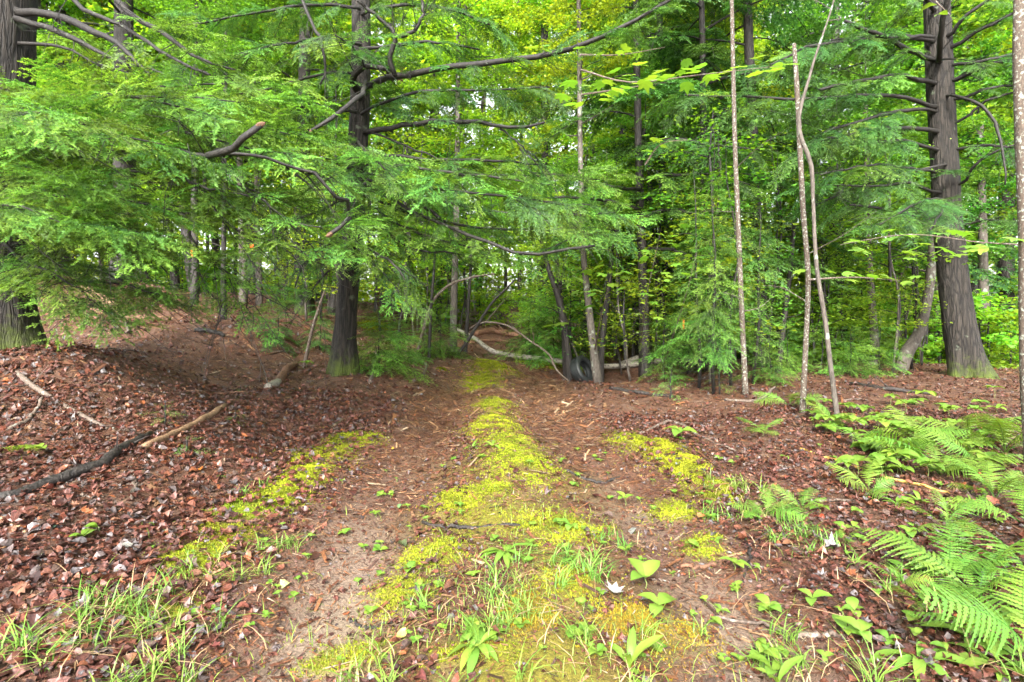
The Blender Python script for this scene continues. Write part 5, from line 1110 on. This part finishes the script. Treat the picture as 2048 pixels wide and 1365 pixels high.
for a in [([(0,1003),(90,975),(185,945),(250,905),(300,872)], (20,19,18,15,10), 'thick dark fallen branch lying on the left leaf litter', M_BARKD, dict(twigs=5, broken=True, name='fallen_branch')),
          ([(285,905),(370,862),(450,818)], (12,12,9), 'brown peeled branch beyond the thick dark one on the left', M_TAN, dict(name='fallen_branch')),
          ([(0,695,.02),(40,760),(100,800),(160,832),(215,856)], (6,7,9,9,6), 'long thin grey stick reaching down from the big left hemlock', M_STICK, dict(twigs=4)),
          ([(15,862),(60,838),(85,810,.05)], (7,6,5), 'short grey stick at the left edge above the thick branch', M_STICK, {}),
          ([(165,580),(200,607),(225,622),(258,642)], (18,18,16,9), 'pale tan split log on the slope of the left bank', M_TAN, dict(cat='log', name='split_log')),
          ([(540,778),(560,765),(575,745),(590,735)], (14,14,13,12), 'rotten log piece on the bank left of the straight hemlock', M_LOG, dict(cat='log', name='rotten_log')),
          ([(535,782),(548,775),(560,765)], (12,14,10), 'whitish birch bark piece beside the rotten log', M_BIRCH, dict(cat='log', name='birch_piece')),
          ([(365,828),(430,790),(500,788)], (5,5,4), 'thin reddish stick above the left seedlings', M_LOG, dict(twigs=2)),
          ([(260,940),(268,970),(262,1005)], (7,8,5), 'short whitish twig standing on the left litter', M_STICK, {}),
          ([(345,1055),(430,1050),(520,1043)], (7,7,5), 'straight reddish stick below the dark moss sheet on the left', M_LOG, {}),
          ([(0,1040),(25,1055),(50,1075)], (8,8,6), 'tan stick cut by the left edge', M_TAN, {}),
          ([(190,530),(260,560),(330,570)], (5,5,4), 'thin dark stick near the flared hemlock foot', M_BARKD, {}),
          ([(250,650),(258,665),(252,680,.1)], (5,5,4), 'bent pale twig on the bank slope', M_STICK, {}),
          ([(390,660),(420,665),(450,672)], (8,8,6), 'dark short branch on the upper left bank', M_BARKD, {}),
          ([(180,625),(260,640),(340,642)], (12,13,9), 'dark log half sunk in leaves on the upper left bank', M_LOG, dict(cat='log', name='sunken_log')),
          ([(740,770),(748,735),(752,720,.15)], (6,6,4), 'pale stick poking up at the foot of the young hemlocks', M_STICK, {}),
          ([(838,720),(852,735),(848,752)], (5,5,3), 'small bent twig at the left track edge', M_STICK, {}),
          ([(950,672),(990,668),(1020,674),(1045,678)], (11,12,11,8), 'reddish brown log with snapped side twigs across the track head', M_LOG, dict(cat='log', name='fallen_log', twigs=9)),
          ([(940,690),(980,684),(1040,688)], (5,6,4), 'thin log lying before the reddish brown one', M_LOG, dict(cat='log', name='fallen_log')),
          ([(1280,870),(1345,845),(1400,872),(1470,905)], (5,6,5,4), 'thin pale branch beside the whorled herb', M_STICK, dict(twigs=3)),
          ([(1600,905),(1680,930),(1780,960),(1900,985)], (4,5,5,4), 'long thin dead stem across the right litter', M_YSTEM, {}),
          ([(1600,1000),(1690,1003),(1780,990)], (4,4,3), 'thin grey stick behind the near ferns on the right', M_STICK, {}),
          ([(1360,1120),(1420,1125),(1475,1112)], (7,7,5), 'reddish stick on the near right wheel track', M_LOG, {}),
          ([(1590,1270),(1640,1275),(1690,1280)], (9,9,7), 'pale stick at the lower right of the track', M_STICK, {}),
          ([(1430,1215),(1550,1250),(1660,1330)], (5,5,4), 'long dry stem along the lower right of the track', M_STICK, {}),
          ([(845,1043),(870,1055),(1040,1065)], (5,6,5), 'thin dark stick across the near middle strip', M_BARKD, {}),
          ([(1130,940),(1200,955),(1240,947)], (4,5,3), 'dark twig on the right wheel track', M_BARKD, {}),
          ([(700,1215),(740,1240),(785,1243)], (5,5,4), 'dark twig on the near left wheel track', M_BARKD, {}),
          ([(1700,770),(1780,785),(1860,790)], (7,8,5), 'dark branch on the ground left of the big right hemlock', M_BARKD, dict(twigs=3)),
          ([(1450,800),(1500,805),(1550,790,.1)], (5,5,4), 'bent grey twig at the foot of the straight lichen stem', M_STICK, {}),
          ([(1220,780),(1290,790),(1350,795)], (6,7,5), 'dark branch on the ground right of the tyre', M_BARKD, {}),
          ([(1680,1080),(1715,1105),(1740,1122)], (10,10,7), 'dark reddish stick on the right litter', M_LOG, {}),
          ([(1490,1080),(1500,1120),(1485,1160)], (5,5,4), 'forked black twig standing on the near right track', M_BARKD, dict(twigs=2))]:
    stick(*a[:4], q, **a[4])
for k in range(60):
    left = k < 32; px, py = (q.uniform(0, 560), q.uniform(700, 1000)) if left else (q.uniform(1180, 2040), q.uniform(800, 1330))
    a = q.uniform(-.5, .5); l = q.uniform(25, 80)
    stick([(px, py), (px + l*.5*math.cos(a), py + l*.18*math.sin(a*3)), (px + l*math.cos(a), py + l*.5*math.sin(a))], (3.5, 2.5), 'thin dead twig lying in the leaf litter left of the track' if left else 'thin dead twig lying on the ground right of the track', M_STICK if k % 3 else M_LOG, q, name='dead_twig')['group'] = 'twigs in the left litter' if left else 'twigs right of the track'
# fallen birch: one long bent stem resting on the bank, and its broken far end
def px_log(pxp, wpx, label, mat, name, twigs=0, cat='log', seed=0):
    pts = np.array([P(*p) for p in pxp]); g = np.array([hz(p[0], p[1]) for p in pts]); rad = np.array([w_*.5*p[2]/F for w_, p in zip(wpx, pxp)])
    pts[:, 2] = np.maximum(pts[:, 2], g + rad*.6); b = pts[0].copy(); S_ = smooth_line(pts - b, 26)
    t = thing(name, b, label, cat); ob('bark', mesh('bark', *tube(S_, rad, 10, .06, seed), mat, None, True), t)
    qq = np.random.RandomState(seed)
    for k in range(twigs):
        i = qq.randint(4, 24); e = S_[i] + qq.normal(0, .25, 3) + [0, 0, .2]; ob('side_twig', mesh('side_twig', *tube([S_[i], (S_[i]+e)/2, e], [.012, .003], 4), M_STICK), t)
    return t
px_log([(905,655,14.2),(950,678,13.8),(985,703,13.4),(1040,713,13.2),(1090,719,13.0),(1140,726,12.8)], (7,9,10,10,9,9), 'long white fallen birch bending across the track', M_BIRCH, 'birch_log', 2, seed=3)
px_log([(1205,733,12.9),(1240,732,13.0),(1285,727,13.2),(1325,722,13.4)], (11,11,12,12), 'thicker white birch log right of the tyre clump', M_BIRCH, 'birch_log', 0, seed=4)
px_log([(1243,729,13.3),(1262,721,13.3),(1282,714,13.3)], (12,12,11), 'short white birch piece resting on the birch log', M_BIRCH, 'birch_log', 0, seed=5)
px_log([(930,665,13.4),(960,647,13),(1010,650,12.6),(1060,682,12.2),(1100,712,11.9),(1110,735,11.6),(1140,775,10.8)], (4,4,4,4,3.5,3.5,3), 'thin arching dead branch sagging over the birch log', M_STICK, 'dead_branch', 4, 'branch', 6)
# tyre
def tyre():
    M_R = mat_plain('black_rubber', (.010, .012, .012), .5, .5, .3, 40)
    c = P(1166, 741, 11.7); b = np.array([c[0], c[1], hz(c[0], c[1])])
    t = thing('tyre', b, 'old black car tyre leaning against the stems beside the track', 'tyre')
    R0, w_ = .31, .105; n = 56; th = np.arange(n)*2*np.pi/n
    def lathe(prof):
        V = np.array([[r_*math.cos(a), x_, r_*math.sin(a)] for a in th for (r_, x_) in prof]); m = len(prof)
        Fc = [[i*m + j, i*m + j + 1, ((i+1) % n)*m + j + 1, ((i+1) % n)*m + j] for i in range(n) for j in range(m-1)]
        return V, np.array(Fc)
    X = Matrix.Translation((0, 0, .27)) @ Matrix.Rotation(math.radians(52), 4, 'Z') @ Matrix.Rotation(math.radians(-26), 4, 'X')
    ob('tread', mesh('tread', *lathe([(.285, -w_), (R0-.008, -w_*.9), (R0, -w_*.7), (R0, w_*.7), (R0-.008, w_*.9), (.285, w_)]), M_R, None, True), t, X)
    for s in (-1, 1): ob('sidewall', mesh('sidewall', *lathe([(.286, s*w_*1.0), (.26, s*w_*1.10), (.225, s*w_*1.05), (.20, s*w_*.86), (.192, s*w_*.7), (.20, s*w_*.6), (.25, s*w_*.75), (.275, s*w_*.6)]), M_R, None, True), t, X)
    ob('inner_lining', mesh('inner_lining', *lathe([(.275, -w_*.62), (.292, 0), (.275, w_*.62)]), M_R, None, True), t, X)
    tr = t.children[0]; bm = []
    for i in range(n):
        for s in (-.55, 0, .55):
            a = th[i] + .03*s; bx = np.array([[R0 + .007*q_, w_*(s + e*.22), 0] for q_ in (-1, 1) for e in (-1, 1)])
            vs = []
            for dt in (-.035, .035):
                for r_, x_, _ in bx: vs.append([r_*math.cos(a+dt), x_, r_*math.sin(a+dt)])
            bm.append((np.array(vs), np.array([[2, 3, 7, 6], [0, 2, 6, 4], [1, 5, 7, 3], [0, 1, 3, 2], [4, 6, 7, 5]])))
    lo = ob('tread_blocks', mesh('tread_blocks', *cat_(bm), M_R), tr); lo['kind'] = 'stuff'
tyre()
M_ORANGE = mat_plain('orange_flagging', (.75, .13, .015), .5, .3, .1)
def flag(px, py, d, w_, h, label):
    p = P(px, py, d); s = np.linspace(0, 1, 7); V = np.array([[e*w_*.5*(1 - .3*u), .012*math.sin(u*9 + e), -u*h] for u in s for e in (-1, 1)]); Fc = np.array([[2*i, 2*i+1, 2*i+3, 2*i+2] for i in range(6)])
    o = ob('flagging_tape', mesh('flagging_tape', V, Fc, M_ORANGE)); o.location = p; tag(o, label, 'flag')
flag(384, 500, 11.85, .055, .13, 'orange tape strip on the black thin trunk of the left bank')
flag(503, 489, 15.2, .12, .16, 'small orange flag beside the grey green trunk on the left bank')
flag(1367, 640, 11, .045, .17, 'orange tape hanging beside the spruce group')
# notable single leaves on the ground
def note_leaf(px, py, s, c, label, T='oval', tilt=.25, seed=0):
    g = G(px, py); qq = np.random.RandomState(seed + 900); Tm, Fm = (LOB_T, LOB_F) if T == 'lob' else (LEAF_T, LEAF_F)
    V, Fc = scatter(Tm, Fm, np.zeros((1, 3)), np.array([qq.uniform(0, 6.28)]), np.array([s]), tilt, .4, qq, np.array([1.2]))
    o = ob('fallen_leaf', mesh('fallen_leaf', V, Fc, M_DEADLEAF, np.tile(c, (len(V), 1)), True)); o.location = g + [0, 0, .025]; tag(o, label, 'leaf')
for k, a in enumerate([(570,1167,.07,(0.341,0.341,0.136),'pale yellow round leaf on the near left wheel track'),(117,1060,.09,(0.062,0.124,0.081),'large grey green leaf on the lower left litter'),(452,1127,.06,(0.192,0.186,0.180),'white upturned leaf on the lower left moss cushion'),(803,1283,.06,(0.372,0.347,0.087),'yellow leaf near the bottom edge left of centre'),(1228,1197,.10,(0.211,0.204,0.192),'white lobed leaf right of the centre rosette','lob'),
          (1290,1212,.07,(0.186,0.180,0.171),'pale curled leaf beside the white lobed one','lob'),(245,1112,.10,(0.192,0.186,0.161),'white bark chip on the lower left litter'),(398,951,.06,(0.322,0.124,0.019),'yellow orange leaf beside the single fern frond'),(190,965,.08,(0.260,0.099,0.012),'upright orange leaf under the thick dark branch'),(440,1228,.07,(0.087,0.124,0.081),'dull green leaf on the near left track edge'),
          (1355,940,.06,(0.155,0.165,0.161),'grey white leaf on the moss tongue at right'),(1262,1057,.09,(0.186,0.192,0.173),'pale elongated leaf on the near right wheel track'),(803,1092,.08,(0.062,0.074,0.031),'dark green leaf on the near left wheel track'),(1403,1040,.07,(0.186,0.093,0.031),'tan leaf beside the right track grass'),(1637,1040,.09,(0.260,0.062,0.025),'red brown leaf behind the right track ferns'),
          (1378,762,.07,(0.372,0.155,0.019),'orange leaf caught in the spruce group'),(800,1005,.05,(0.099,0.186,0.062),'green round leaf on the left wheel track'),(1665,1110,.10,(0.155,0.142,0.142),'grey white leaf on the litter right of the track','lob'),(1985,1010,.11,(0.211,0.087,0.050),'broad red brown leaf under the right ferns'),(787,892,.05,(0.372,0.236,0.031),'small orange leaf on the left wheel track')]): note_leaf(*a, seed=k)
